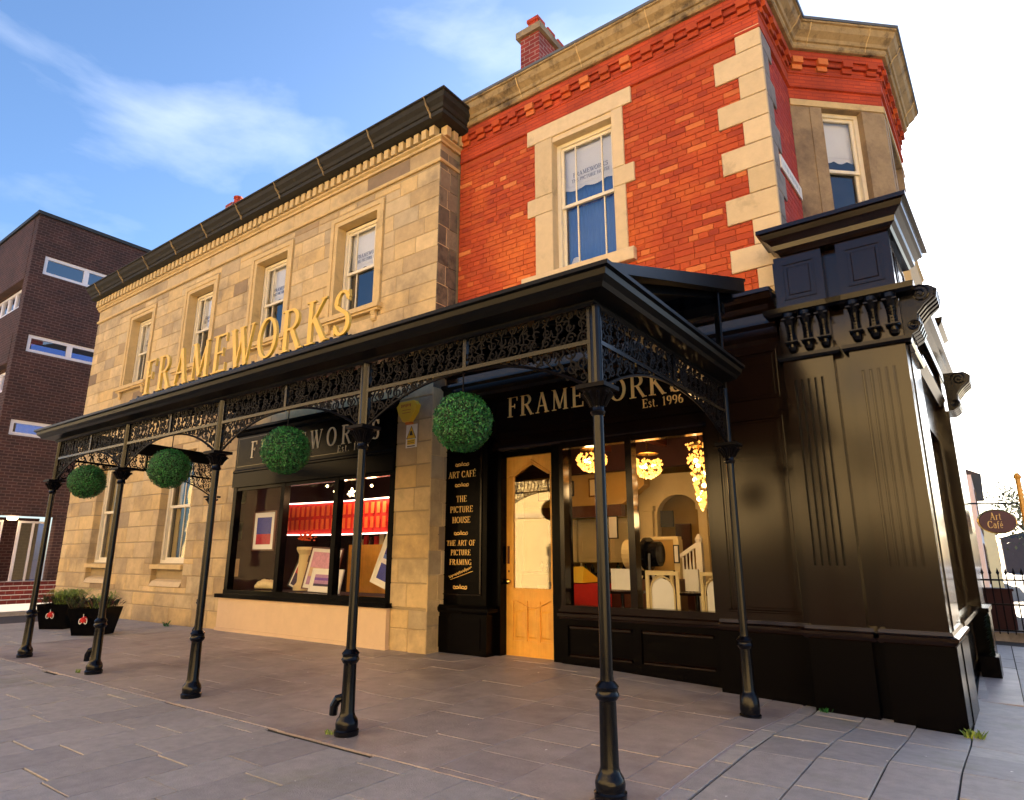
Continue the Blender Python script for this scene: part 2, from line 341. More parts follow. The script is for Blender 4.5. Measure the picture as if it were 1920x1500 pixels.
# ---------------------------------------------------------------- lettering (built strokes)
def arc(cx, cy, rx, ry, a0, a1, n=14): return [(cx + rx * math.cos(R(a0 + (a1 - a0) * i / n)), cy + ry * math.sin(R(a0 + (a1 - a0) * i / n))) for i in range(n + 1)]
TK, TN, SF = .135, .05, .036
def ST(pts, w=None): return (pts, w)
def sf(x, y, l=.15): return ([(x - l, y), (x + l, y)], SF)
G = {
 'F': (.60, [ST([(.16, 0), (.16, 1)], TK), sf(.16, .018), sf(.10, .982, .10), ST([(.16, .975), (.56, .975)], TN), ST([(.565, .78), (.565, 1)], .04), ST([(.16, .52), (.42, .52)], TN), ST([(.43, .41), (.43, .63)], .035)]),
 'E': (.64, [ST([(.16, 0), (.16, 1)], TK), sf(.1, .018, .1), sf(.10, .982, .10), ST([(.16, .975), (.58, .975)], TN), ST([(.585, .78), (.585, 1)], .04), ST([(.16, .52), (.45, .52)], TN), ST([(.46, .41), (.46, .63)], .035), ST([(.16, .025), (.6, .025)], TN), ST([(.605, 0), (.605, .22)], .04)]),
 'R': (.74, [ST([(.16, 0), (.16, 1)], TK), sf(.16, .018), sf(.10, .982, .10), ST([(.16, .975)] + arc(.33, .745, .24, .23, 90, -90) + [(.16, .515)]), ST([(.36, .52), (.66, 0)], .12), sf(.70, .018, .09)]),
 'P': (.62, [ST([(.16, 0), (.16, 1)], TK), sf(.16, .018), sf(.10, .982, .10), ST([(.16, .975)] + arc(.33, .725, .23, .25, 90, -90) + [(.16, .475)])]),
 'A': (.76, [ST([(.12, 0), (.37, 1)], .05), ST([(.37, 1), (.64, 0)], TK), sf(.12, .018, .1), sf(.64, .018, .12), ST([(.2, .33), (.52, .33)], TN)]),
 'M': (.92, [ST([(.14, 0), (.16, 1)], .055), ST([(.16, .98), (.46, .08)], TK), ST([(.44, .06), (.74, .98)], .05), ST([(.76, 0), (.74, 1)], TK), sf(.14, .018, .11), sf(.76, .018, .13), sf(.12, .982, .09), sf(.78, .982, .09)]),
 'W': (1.02, [ST([(.1, 1), (.32, 0)], TK), ST([(.32, 0), (.52, .95)], .05), ST([(.47, .98), (.71, 0)], TK), ST([(.71, 0), (.94, 1)], .05), sf(.1, .982, .11), sf(.48, .982, .11), sf(.93, .982, .09)]),
 'O': (.80, [ST(arc(.39, .5, .32, .475, 0, 360, 28))]),
 'K': (.78, [ST([(.16, 0), (.16, 1)], TK), sf(.16, .018), sf(.16, .982), ST([(.17, .42), (.6, .98)], .05), ST([(.30, .56), (.66, 0)], .13), sf(.6, .982, .1), sf(.68, .018, .1)]),
 'S': (.56, [ST([(.47, .80)] + arc(.28, .74, .19, .235, 30, 200, 10) + arc(.28, .27, .205, .245, 60, -150, 12) + [(.08, .22)]), ST([(.48, .74), (.48, .98)], .035), ST([(.07, .03), (.07, .27)], .035)]),
 'C': (.70, [ST(arc(.39, .5, .32, .475, 45, 318, 22)), ST([(.62, .72), (.62, .97)], .035)]),
 'G': (.76, [ST(arc(.39, .5, .32, .475, 45, 325, 22)), ST([(.64, 0.02), (.64, .42)], TK * .9), sf(.64, .42, .11), ST([(.62, .76), (.62, .97)], .035)]),
 'T': (.66, [ST([(.33, 0), (.33, 1)], TK), sf(.33, .018), ST([(.04, .975), (.62, .975)], TN), ST([(.045, .78), (.045, 1)], .04), ST([(.615, .78), (.615, 1)], .04)]),
 'H': (.80, [ST([(.16, 0), (.16, 1)], TK), ST([(.62, 0), (.62, 1)], TK), sf(.16, .018, .13), sf(.16, .982, .13), sf(.62, .018, .13), sf(.62, .982, .13), ST([(.16, .5), (.62, .5)], TN)]),
 'I': (.34, [ST([(.17, 0), (.17, 1)], TK), sf(.17, .018, .13), sf(.17, .982, .13)]),
 'U': (.76, [ST([(.16, 1), (.16, .3)] + arc(.38, .28, .22, .26, 180, 360, 10) + [(.6, .3), (.6, 1)]), sf(.16, .982, .13), sf(.6, .982, .11)]),
 'N': (.80, [ST([(.15, 0), (.15, 1)], .05), ST([(.15, 1), (.63, 0)], TK), ST([(.63, 0), (.63, 1)], .05), sf(.15, .018, .11), sf(.1, .982, .09), sf(.63, .982, .11)]),
 'Y': (.7, [ST([(.1, 1), (.36, .48)], TK), ST([(.36, .48), (.6, 1)], .05), ST([(.36, 0), (.36, .5)], TK), sf(.36, .018)]),
 '1': (.4, [ST([(.2, 0), (.2, 1)], .11), sf(.2, .018, .12), ST([(.06, .84), (.2, .98)], .05)]),
 '9': (.56, [ST(arc(.28, .70, .2, .27, 0, 360, 18)), ST([(.48, .7)] + arc(.18, .55, .30, .53, 10, -75, 8))]),
 '6': (.56, [ST(arc(.28, .30, .2, .27, 0, 360, 18)), ST([(.08, .3)] + arc(.38, .45, .30, .53, 190, 105, 8))]),
 's': (.36, [ST([(.29, .52)] + arc(.18, .5, .11, .15, 40, 200, 8) + arc(.18, .17, .125, .15, 60, -150, 8), .07)]),
 't': (.3, [ST([(.14, .85), (.14, .12), (.2, .03), (.28, .05)], .09), ST([(.02, .65), (.27, .65)], TN)]),
 'r': (.4, [ST([(.12, 0), (.12, .66)], .1), sf(.12, .018, .1), ST([(.12, .5), (.22, .63), (.34, .62)], .07)]),
 'a': (.5, [ST(arc(.22, .25, .15, .24, 0, 360, 14), .07), ST([(.38, .5), (.38, .06), (.45, .03)], .09), ST([(.1, .56), (.22, .66), (.36, .6), (.38, .45)], .06)]),
 'f': (.34, [ST([(.14, -.05), (.14, .75), (.22, .95), (.34, .93)], .09), ST([(.02, .64), (.3, .64)], TN)]),
 'e': (.46, [ST([(.1, .36), (.38, .36)] + arc(.23, .34, .16, .3, 5, 310, 14), .07)]),
 '.': (.24, [ST([(.08, .06), (.17, .06)], .1)]), ' ': (.35, []),
}
G['É'] = (G['E'][0], G['E'][1] + [ST([(.28, 1.06), (.46, 1.2)], .06)])
G['é'] = (G['e'][0], G['e'][1] + [ST([(.2, .78), (.34, .92)], .06)])
_gc = [0]
def stroke(mb, pts, w, S, ox, oz, y0, dep):
    n = len(pts); L_, R_ = [], []
    closed = n > 3 and (pts[0][0] - pts[-1][0]) ** 2 + (pts[0][1] - pts[-1][1]) ** 2 < 1e-6
    for i in range(n):
        a = pts[max(i - 1, 0)] if not (closed and i == 0) else pts[-2]; b = pts[min(i + 1, n - 1)] if not (closed and i == n - 1) else pts[1]
        dx, dy = b[0] - a[0], b[1] - a[1]; l = math.hypot(dx, dy) or 1; nx, ny = -dy / l, dx / l
        ww = w if w else TN + (TK * 1.05 - TN) * abs(dy / l) ** 1.3
        L_.append((pts[i][0] + nx * ww / 2, pts[i][1] + ny * ww / 2)); R_.append((pts[i][0] - nx * ww / 2, pts[i][1] - ny * ww / 2))
    _gc[0] = (_gc[0] + 1) % 9; y = y0 - _gc[0] * .0004
    vs = [(ox + p[0] * S, y, oz + p[1] * S) for p in L_ + R_] + [(ox + p[0] * S, y0 + dep, oz + p[1] * S) for p in L_ + R_]
    fs = []
    for i in range(n - 1): fs += [(i, n + i, n + i + 1, i + 1), (2 * n + i, 2 * n + i + 1, 3 * n + i + 1, 3 * n + i), (i, i + 1, 2 * n + i + 1, 2 * n + i), (n + i, 3 * n + i, 3 * n + i + 1, n + i + 1)]
    fs += [(0, 2 * n, 3 * n, n), (n - 1, 2 * n - 1, 4 * n - 1, 3 * n - 1)]
    mb.add(vs, fs)
def text_w(t, S, sp=.06): return sum(G[c][0] * S + sp * S for c in t) - sp * S
def text(mb, t, x, z, S, y, dep=.004, sp=.06, fit=None, slope=0.):
    if fit: sp = (fit / S - sum(G[c][0] for c in t)) / max(1, len(t) - 1)
    for c in t:
        for p, w_ in G[c][1]: stroke(mb, p, w_, S, x, z, y, dep)
        x += (G[c][0] + sp) * S; z += slope * (G[c][0] + sp) * S
def letters(t, x, z, S, y, dep, M, mats, parent, fit=None, sp=.06, name='letter'):
    if fit: sp = (fit / S - sum(G[c][0] for c in t)) / max(1, len(t) - 1)
    for c in t:
        if c != ' ':
            mb = MB(M)
            for p, w_ in G[c][1]: stroke(mb, p, w_, S, x, z, y, dep)
            mb.build(name, mats, parent)
        x += (G[c][0] + sp) * S

# ================================================================= GROUND
def sstep(a, b, x): t = min(1, max(0, (x - a) / (b - a))); return t * t * (3 - 2 * t)
def gz(x, y): return -.038 * min(max(0, x + 4.9), 6) * sstep(5.6, 7.8, y)
def grid(name, x0, x1, y0, y1, dz, m, nx=40, ny=40, kind='structure'):
    mb = MB(); vs = []; fs = []
    for j in range(ny + 1):
        for i in range(nx + 1):
            x, y = x0 + (x1 - x0) * i / nx, y0 + (y1 - y0) * j / ny; vs.append((x, y, gz(x, y) + dz))
    for j in range(ny):
        for i in range(nx): a = j * (nx + 1) + i; fs.append((a, a + 1, a + nx + 2, a + nx + 1))
    mb.add(vs, fs); o = mb.build(name, m, kind=kind); return o
gm = MB(); gm.add([(-400, -300, -.30), (400, -300, -.30), (400, 500, -.30), (-400, 500, -.30)], [(0, 1, 2, 3)]); gm.build('ground', M_asph, kind='structure')
pave = grid('pavement', -17.9, 9, -9, 24, -.016, M_joint, 54, 66)
terr = grid('terrace', -13.6, -1.86, 3.68, 8.3, -.0075, M_joint2, 48, 20)
slab = []
def rows(x0, x1, y0, y1, wd, lens, zone, rnd):
    x = x0
    while x < x1 - .05:
        xe = min(x + wd, x1); y = y0 - rnd.uniform(0, .7)
        while y < y1:
            l_ = rnd.choice(lens); ya, yb = max(y, y0), min(y + l_, y1)
            if yb - ya > .08: slab.append((x, xe, ya, yb, zone))
            y += l_
        x = xe
rnd = random.Random(3)
rows(-17.9, -1.86, .2, 3.675, .45, [.6, .75, .9, .75], 0, rnd)
rows(-17.9, -13.62, 3.67, 7.6, .6, [.8, .95, 1.1], 0, rnd)
rows(-1.86, -1.72, .6, 8.0, .14, [.5, .7], 0, rnd)
rows(-1.71, 2.4, .6, 16, .445, [.75, .9, .6, 1.05], 0, rnd)
rows(-13.6, -1.88, 3.68, 8.25, .6, [.5, .6, .75, .9], 1, rnd)
g_slabs = []
for s_ in slab:
    v = max(seen(((s_[0] + s_[1]) / 2, s_[2], 0), 1.15), seen(((s_[0] + s_[1]) / 2, s_[3], 0), 1.15))
    inb = (s_[2] > 7.7 and s_[0] < -.5 and s_[4] == 0)
    if v > 0 and not inb: g_slabs.append((v ** 3 * (s_[1] - s_[0]) * (s_[3] - s_[2]), s_))
g_slabs.sort(key=lambda q: -q[0])
rest = {0: MB(), 1: MB()}
for i, (v, s_) in enumerate(g_slabs):
    gp = .0068 if s_[4] == 0 else .004
    a, b, c, d = s_[0] + gp, s_[1] - gp, s_[2] + gp, s_[3] - gp; k = .002; h = rnd.uniform(-.002, .002); tl = [rnd.uniform(-.0012, .0012) for _ in range(4)]
    top = [(a + k, c + k), (b - k, c + k), (b - k, d - k), (a + k, d - k)]; mid = [(a, c), (b, c), (b, d), (a, d)]
    vs = [(x, y, gz(x, y) + h + t_) for (x, y), t_ in zip(top, tl)] + [(x, y, gz(x, y) + h - .0025) for x, y in mid] + [(x, y, gz(x, y) - .03) for x, y in mid]
    fs = [(0, 1, 2, 3)] + [(4 + j, 4 + (j + 1) % 4, (j + 1) % 4, j) for j in range(4)] + [(8 + j, 8 + (j + 1) % 4, 4 + (j + 1) % 4, 4 + j) for j in range(4)]
    if i < 300: m = MB(); m.add(vs, fs); m.build('paving_slab', M_slab if s_[4] == 0 else M_flag, pave if s_[4] == 0 else terr)
    else: rest[s_[4]].add(vs, fs, rnd.random())
if rest[0].v: rest[0].build('distant_paving', M_slab, pave, kind='stuff')
if rest[1].v: rest[1].build('distant_flags', M_flag, terr, kind='stuff')
# far-left road strip, kerb and pavement
mb = MB(); mb.box(-26, -17.95, -9, 30, -.3, -.09); mb.build('road', M_asph, kind='structure')
mb = MB(); mb.box(-18.1, -17.9, -9, 30, -.3, -.004); mb.build('kerb', M_joint2, kind='structure')
mb = MB(); mb.box(-25.0, -21.5, -9, 30, -.3, .02); mb.build('far_pavement', M_slab, kind='structure')
mb = MB(); mb.box(2.6, 3.0, -20, 60, -.3, -.15); mb.build('far_kerb', M_joint2, kind='structure')
lt = MB(); rq = random.Random(21)
for _ in range(70):
    x, y = rq.uniform(-9, 1), rq.uniform(1.6, 7.4); a = rq.uniform(0, 6.28); l_ = rq.uniform(.006, .018); z = gz(x, y) + .004; dx, dy = math.cos(a) * l_, math.sin(a) * l_
    lt.add([(x - dx, y - dy, z), (x + dy * .5, y - dx * .5, z + .004), (x + dx, y + dy, z), (x - dy * .5, y + dx * .5, z + .002)], [(0, 1, 2, 3)])
tag(lt.build('litter', M_whitep, kind='stuff'), 'scattered tiny pale crumbs and stubs lying on the paving', 'litter')
# ---- weeds, leaves
def tuft(x, y, n, h, name, label, m=None, z=None):
    r_ = random.Random(int(x * 100 + y * 10)); mb = MB(); z = gz(x, y) if z is None else z
    for _ in range(n):
        a = r_.uniform(0, 6.28); l_ = r_.uniform(.4, 1) * h; px, py = x + r_.uniform(-.5, .5) * h * 1.6, y + r_.uniform(-.5, .2) * h
        w_ = l_ * .12; dx, dy = math.cos(a), math.sin(a)
        mb.add([(px - dy * w_, py + dx * w_, z - .01), (px + dy * w_, py - dx * w_, z - .01), (px + dx * l_ * .5 + dy * w_, py + dy * l_ * .5 - dx * w_, z + l_ * .8), (px + dx * l_ * .8, py + dy * l_ * .8, z + l_)], [(0, 1, 2, 3)], r_.random())
    return tag(mb.build(name, m or M_leaf), label, 'weed')
tuft(-1.62, 7.78, 22, .055, 'weed', 'small green weed growing at the foot of the dark shopfront pilasters')
tuft(-.36, 7.7, 46, .095, 'weed', 'bright green weed at the outer foot of the corner pilaster', M_grass)
tuft(-14.6, 7.4, 22, .13, 'weed', 'little weed at the foot of the stone wall left of the shop window')
tuft(-4.72, 3.86, 26, .05, 'weed', 'low moss tuft at the foot of the fourth post from the left', M_grass)
tuft(-9.75, 3.85, 26, .05, 'weed', 'low moss tuft at the foot of the second post from the left', M_grass)
# ================================================================= STONE BUILDING (left part)
YS = 7.67; XL, XR = -21.8, -7.24
SB = empty('stone_building', (-14.5, YS, 0), 'two storey cream sandstone building with black cornice left of the red brick one', 'building')
F = FR(0, YS, 0)
wc = [-9.5, -12.43, -15.5, -18.7]
up = [(c - .6, c + .6, 6.13, 8.17) for c in wc]
gfw = [(-16.28, -14.82, 1.3, 3.95), (-19.95, -18.55, 1.3, 3.95)]
apr = [(-16.28, -14.82, .78, 1.3), (-19.95, -18.55, .78, 1.3)]
shop = (-13.05, -8.08, .0, 4.12)
SH2 = (-13.05, -8.08, -.05, 4.12)
mb = MB(F)
for c in cells(XL + .02, XR - .02, -.3, 9.2, [(h[0] - .01, h[1] + .01, h[2] - .01, h[3] + .01) for h in up + gfw + apr + [shop]]): mb.box(c[0], c[1], .012, .42, c[2], c[3])
for a in apr: mb.box(a[0], a[1], .14, .4, a[2] - .01, a[3] + .01)
mb.box(XR - .42, XR - .012, .42, .62, -.3, 9.2)
mb.build('wall_core', M_mortar, SB)
mb = MB(F)
mb.box(XL + .1, XR - .45, 9.2, 9.3, -.3, 9.1); mb.box(XL + .1, XL + .3, .43, 9.2, -.3, 9.1); mb.box(-7.6, -7.45, .63, 9.2, 4.4, 9.1); mb.box(XL + .4, XR - .5, .5, 9.1, 5.2, 5.3)
mb.build('rear_wall', M_mortar, SB)
# ashlar blocks
rr = random.Random(11); rects = []
sur = [(c - .82, c + .82, 5.9, 8.43) for c in wc]
z = .66; hs = []
while z < 4.85: hs.append((z, z + .385, 0)); z += .385
z = 4.9
while z < 8.55: hs.append((z, min(z + .333, 8.6), 1)); z += .333
hs.append((8.66, 9.0, 2)); 
holesA = [(g[0], g[1], g[2], g[3]) for g in gfw + apr] + [shop] + sur
for zi, (a, b, kd) in enumerate(hs):
    x = XL - rr.uniform(0, .4)
    edge = .5 if zi % 2 else .28
    first = True
    while x < XR - .01:
        w_ = rr.uniform(.45, 1.0) if kd < 2 else rr.uniform(.9, 1.3)
        x2 = x + w_
        if XR - x2 < .3: x2 = XR
        xa = max(x, XL)
        if x2 - xa > .05:
            g_ = .004
            for q in subtract((xa + g_, x2 - g_, a + g_, b - g_ - (.012 if kd == 0 else 0)), holesA): rects.append(q)
        x = x2
for c_ in ((0.0, .34), (.345, .625)):        # plinth
    x = XL
    while x < -13.1:
        w_ = rr.uniform(.6, 1.1); rects.append((x + .004, min(x + w_, -13.1) - .004, c_[0] + .004 if c_[0] > 0 else -.2, c_[1])); x += w_
    x = -8.06; rects.append((-8.05, -7.65, c_[0] if c_[0] > 0 else -.2, c_[1])); rects.append((-7.64, XR, c_[0] if c_[0] > 0 else -.2, c_[1]))
pieces(rects, SB, 'stone_block', M_stone, 0., .3, F, 285, .012, 'small_stone_blocks', .003, 5)
# return (facing right), darker sooty stone
FRt = FR(XR, YS, 90); rects = []
zz = 0
for zi in range(24):
    a = .02 + zi * .385; b = a + .38
    if b > 9.0: break
    s_ = .3 if zi % 2 else .22
    rects += [(.0, s_, a, b), (s_ + .006, .52, a, b)]
mbr = MB(FRt); rr2 = random.Random(4)
for q in rects: MB.cbox(mbr, q[0] + .003, q[1], 0, .2, q[2], q[3], .01)
mrt = []
for q in rects:
    m = MB(FRt); m.cbox(q[0] + .003, q[1], 0, .02, q[2], q[3], .01); m.build('quoin_block', M_stone_dark if q[2] > 4 else M_stone, SB)
# string course, dentils, cornice
mb = MB(); moulding(mb, [(-.02, 8.60), (.03, 8.60), (.045, 8.63), (.045, 8.655), (-.02, 8.66)], [(XL, YS), (XR, YS), (XR, 8.18)]); mb.build('string_course', M_trim, SB)
mb = MB(); moulding(mb, [(-.02, 9.0), (.04, 9.0), (.05, 9.04), (.1, 9.07), (.1, 9.1), (-.02, 9.11)], [(XL, YS), (XR, YS), (XR, 8.18)]); mb.build('bed_mould', M_trim, SB)
dm = MB(); dm.cbox(-.062, .062, 0, .15, 0, .2, .006); dme = bpy.data.meshes.new('dentil'); dme.from_pydata([tuple(v) for v in dm.v], [], dm.f); dme.materials.append(M_trim)
x = XL + .1; nd = 0
while x < XR - .02: inst('dentil', dme, SB, (x, YS - .15, 9.112)); x += .205; nd += 1
for j in range(3): inst('dentil', dme, SB, (XR + .15, YS + .06 + j * .2, 9.112), R(90))
mb = MB(); moulding(mb, [(-.02, 9.31), (.2, 9.32), (.3, 9.35), (.3, 9.43), (.33, 9.44), (.36, 9.5), (.43, 9.56), (.46, 9.64), (.5, 9.65), (.5, 9.68), (-.02, 9.76)], [(XL - .05, YS), (XR, YS), (XR, 8.6)]); mb.build('cornice', M_soot, SB)
for x in [XL + .6 + i * 1.55 for i in range(10)]:
    mb = MB(); mb.prismx([(YS - .51, 9.66), (YS - .47, 9.6), (YS - .44, 9.52), (YS - .34, 9.42), (YS - .31, 9.34), (YS - .28, 9.34), (YS - .3, 9.45), (YS - .42, 9.6)], x, x + .02); mb.build('cornice_joint', M_cornice, SB)
mb = MB(); mb.prismx([(YS - .4, 9.7), (YS + 4.5, 11.6), (YS + 9.2, 9.7)], XL, XR - .02); mb.build('roof', M_slate, SB)
ch = MB(); ch.box(-18.75, -18.35, 9.7, 10.3, 10.4, 12.7); c0 = ch.build('chimney', M_chimbrick, SB)
for dx in (0,): m = MB(); m.lathe([(.15, 12.7), (.12, 13.0), (.15, 13.0), (.15, 13.06)], (-18.55 + dx, 10, 0), 10); m.build('chimney_pot', M_redbrick, c0)

def sash(parent, F, x0, x1, z0, z1, d, bars=(.2, .8), blind=.38, curtains=True, mglass=None, dark=True, txt=True, wd=.05, room=True):
    """timber sash window between x0..x1, z0..z1 with its glass about d into the wall"""
    mf = MB(F); zm = (z0 + z1) / 2 + .02; fw_ = wd * 1.3
    mf.box(x0, x0 + fw_, d - .05, d + .08, z0, z1); mf.box(x1 - fw_, x1, d - .05, d + .08, z0, z1); mf.box(x0 + fw_, x1 - fw_, d - .05, d + .08, z1 - fw_, z1); mf.box(x0 + fw_, x1 - fw_, d - .07, d + .08, z0, z0 + fw_)
    fr = mf.build('window', M_white, parent)
    a, b = x0 + fw_, x1 - fw_
    m = MB(F); s_ = wd
    def leaf(za, zb, dd):
        m.box(a, a + s_, dd, dd + .035, za, zb); m.box(b - s_, b, dd, dd + .035, za, zb); m.box(a + s_, b - s_, dd, dd + .035, za, za + s_ * 1.1); m.box(a + s_, b - s_, dd, dd + .035, zb - s_, zb)
        for t in bars: xx = a + s_ + (b - a - 2 * s_) * t; m.box(xx - .011, xx + .011, dd + .003, dd + .03, za + s_, zb - s_)
    leaf(zm - .03, z1 - fw_, d - .015); leaf(z0 + fw_, zm + .03, d + .025)
    m.build('sash', M_white, fr)
    g = MB(F); g.add([(a + s_, d + .004, zm), (b - s_, d + .004, zm), (b - s_, d + .004, z1 - fw_ - s_), (a + s_, d + .004, z1 - fw_ - s_)], [(0, 1, 2, 3)]); g.build('pane', mglass or M_glassu, fr)
    g = MB(F); g.add([(a + s_, d + .044, z0 + fw_ + s_), (b - s_, d + .044, z0 + fw_ + s_), (b - s_, d + .044, zm - .02), (a + s_, d + .044, zm - .02)], [(0, 1, 2, 3)]); g.build('pane', mglass or M_glassu, fr)
    if blind:
        zb = z1 - (z1 - z0) * blind; wv = MB(F); n = 28; top = z1 - fw_
        pts = [(a + (b - a) * i / n, zb - .045 * abs(math.sin(i / n * math.pi * 2.5)) - .02 * math.sin(i / n * math.pi)) for i in range(n + 1)]
        vs = [(p[0], d + .09, p[1]) for p in pts] + [(p[0], d + .09, top) for p in pts]
        wv.add(vs, [(i, i + 1, n + 2 + i, n + 1 + i) for i in range(n)]); wv.box(a, b, d + .084, d + .096, zb + .04, zb + .05); wv.build('blind', M_blind, fr)
        if txt:
            t = MB(F); wd_ = (b - a) * .66; S = wd_ / text_w('FRAMEWORKS', 1); text(t, 'FRAMEWORKS', (a + b) / 2 - wd_ / 2, zb + .20, S, d + .082, .002)
            wd_ = (b - a) * .72; S = wd_ / text_w('THE PICTURE HOUSE', 1); text(t, 'THE PICTURE HOUSE', (a + b) / 2 - wd_ / 2, zb + .10, S, d + .082, .002); t.build('blind_lettering', M_print, fr)
    if curtains:
        for sx in (0, 1):
            c = MB(F); n = 10; w_ = (b - a) * .16; x_ = a if sx == 0 else b - w_
            vs = []
            for i in range(n + 1): vs += [(x_ + w_ * i / n, d + .16 + .02 * math.sin(i * 2.2), z0 + .03), (x_ + w_ * i / n, d + .16 + .02 * math.sin(i * 2.2), z1)]
            c.add(vs, [(2 * i, 2 * i + 2, 2 * i + 3, 2 * i + 1) for i in range(n)]); c.build('curtain', curtains if not isinstance(curtains, bool) else M_wallcr, fr)
    if room:
        r_ = MB(F); x_a, x_b = x0 - .3, x1 + .3; y_a, y_b = d + .2, d + 1.6
        v = [(x_a, y_a, z0 - .2), (x_b, y_a, z0 - .2), (x_b, y_b, z0 - .2), (x_a, y_b, z0 - .2), (x_a, y_a, z1 + .2), (x_b, y_a, z1 + .2), (x_b, y_b, z1 + .2), (x_a, y_b, z1 + .2)]
        r_.add(v, [(0, 1, 2, 3), (4, 7, 6, 5), (1, 5, 6, 2), (2, 6, 7, 3), (3, 7, 4, 0)]); r_.build('room_behind', M_darkroom, fr)
    return fr
M_curtg = mat('grey_curtain', (.16, .14, .12), .9, .1)
for c in wc:
    # architrave
    a = MB(F)
    for (o, i_, dd) in ((.80, .70, -.035), (.70, .60, -.015)):
        a.box(c - o, c - i_, dd, .2, 6.13, 8.17 + (o - .6)); a.box(c + i_, c + o, dd, .2, 6.13, 8.17 + (o - .6)); a.box(c - i_, c + i_, dd, .2, 8.17 + (i_ - .6), 8.17 + (o - .6))
    a.build('window_surround', M_trim, SB)
    s_ = MB(F); s_.box(c - .88, c + .88, -.13, .22, 6.03, 6.125); s_.box(c - .84, c + .84, -.09, .2, 5.985, 6.03); so_ = s_.build('window_sill', M_trim, SB)
    for sx in (-.68, .68): m = MB(F); m.prismx([(0, 5.80), (-.03, 5.80), (-.06, 5.84), (-.05, 5.9), (-.08, 5.985), (0, 5.985)], c + sx - .06, c + sx + .06); m.build('sill_bracket', M_trim, so_)
    sash(SB, F, c - .6, c + .6, 6.13, 8.15, .26, (.22, .78), .42, M_curtg)
for g_ in gfw: 
    sash(SB, F, g_[0] + .003, g_[1] - .003, g_[2], g_[3], .24, (.5,), 0, M_wallcr, txt=False, wd=.06)
    m = MB(F); m.box(g_[0] - .0, g_[1], -.05, .22, g_[2] - .12, g_[2] - .02); m.build('window_sill', M_trim, SB)
    m = MB(F); m.prismx([(-.03, .79), (.13, .79), (.13, .95), (.03, .90)], g_[0] + .03, g_[1] - .03); m.build('apron_slope', M_stone_pale, SB)
# vase of flowers inside the ground floor window
v = empty('flower_vase', (-15.05, YS + .42, 1.42), 'small vase of pale flowers behind the ground floor sash window', 'vase')
m = MB(); m.lathe([(.05, 0), (.07, .08), (.03, .2), (.045, .24)], (-15.05, YS + .42, 1.42), 10); m.build('vase', M_whitep, v)
m = MB(); r_ = random.Random(2)
for _ in range(60):
    p = Vector((-15.05 + r_.gauss(0, .08), YS + .42 + r_.gauss(0, .05), 1.78 + r_.gauss(0, .08))); m.lathe([(.005, 0), (.02, .012), (.005, .024)], p, 5)
m.build('flower', M_blind, v)
# plaster plinth under the shop window
mb = MB(F); mb.box(-13.08, -8.07, -.07, .3, -.2, .64); mb.box(-13.1, -8.05, -.09, .3, -.2, .06); mb.build('rendered_plinth', M_render, SB)
# ---- left shopfront
LS = empty('shopfront', (-10.5, YS, .64), 'black painted shop window front set in the sandstone wall showing framed pictures', 'shopfront')
m = MB(F); m.box(-13.05, -8.08, -.02, .1, 3.28, 4.0); m.box(-13.05, -8.08, -.05, .12, 2.9, 3.2)
fas = m.build('fascia_board', M_dark2, LS)
m = MB()
moulding(m, [(-.02, 4.0), (.03, 4.0), (.06, 4.03), (.08, 4.08), (.16, 4.11), (.16, 4.16), (-.02, 4.18)], [(-13.08, YS), (-8.05, YS)]); m.build('cornice', M_dark2, LS)
m = MB(); moulding(m, [(-.02, 3.2), (.04, 3.2), (.06, 3.22), (.06, 3.25), (.02, 3.28), (-.02, 3.28)], [(-13.05, YS), (-8.08, YS)]); m.build('moulding', M_dark2, LS)
m = MB(F)   # gilt line of the fascia panel
for a in ((-8.45, -8.12, 3.34, 3.95), (-12.98, -8.5, 3.34, 3.95)):
    m.box(a[0], a[1], -.026, -.018, a[2], a[2] + .012); m.box(a[0], a[1], -.026, -.018, a[3], a[3] + .012); m.box(a[0], a[0] + .012, -.026, -.018, a[2] + .012, a[3]); m.box(a[1] - .012, a[1], -.026, -.018, a[2] + .012, a[3])
m.build('panel_bead', M_dark, LS)
letters('FRAMEWORKS', -12.5, 3.50, .36, -.03, .008, F, M_cream, fas, fit=4.0)
m = MB(F); text(m, 'Est. 1996', -9.62, 3.355, .13, -.03, .006, fit=.85); m.build('lettering', M_cream, fas)
m = MB(F)
for a, b in ((-13.05, -12.93), (-11.33, -11.21), (-9.68, -9.56), (-8.2, -8.08)): m.box(a, b, .0, .14, .8, 2.9)
m.box(-12.93, -8.2, .01, .13, 2.83, 2.9); m.box(-13.05, -8.08, -.01, .14, .72, .80); m.build('window_frame', M_dark2, LS)
m = MB(F); m.box(-13.14, -8.02, -.14, .14, .645, .72); m.build('window_sill', M_dark2, LS)
for a, b in ((-12.93, -11.33), (-11.21, -9.68), (-9.56, -8.2)):
    m = MB(F); m.add([(a, .07, .8), (b, .07, .8), (b, .07, 2.83), (a, .07, 2.83)], [(0, 1, 2, 3)]); m.build('pane', M_glass, LS)
# interior
m = MB(F); m.box(-13.3, -13.05, .15, 3.2, 0, 4.4); m.box(-8.06, -7.7, .45, 3.2, 0, 4.4); m.box(-13.3, -7.7, 3.2, 3.3, 0, 4.4); m.box(-13.3, -7.7, .43, 3.2, 4.2, 4.4); m.box(-13.05, -8.08, .15, 1.1, .3, .78); m.box(-13.3, -7.7, 1.1, 3.2, -.1, 0)
m.build('display_room', M_curt, SB)
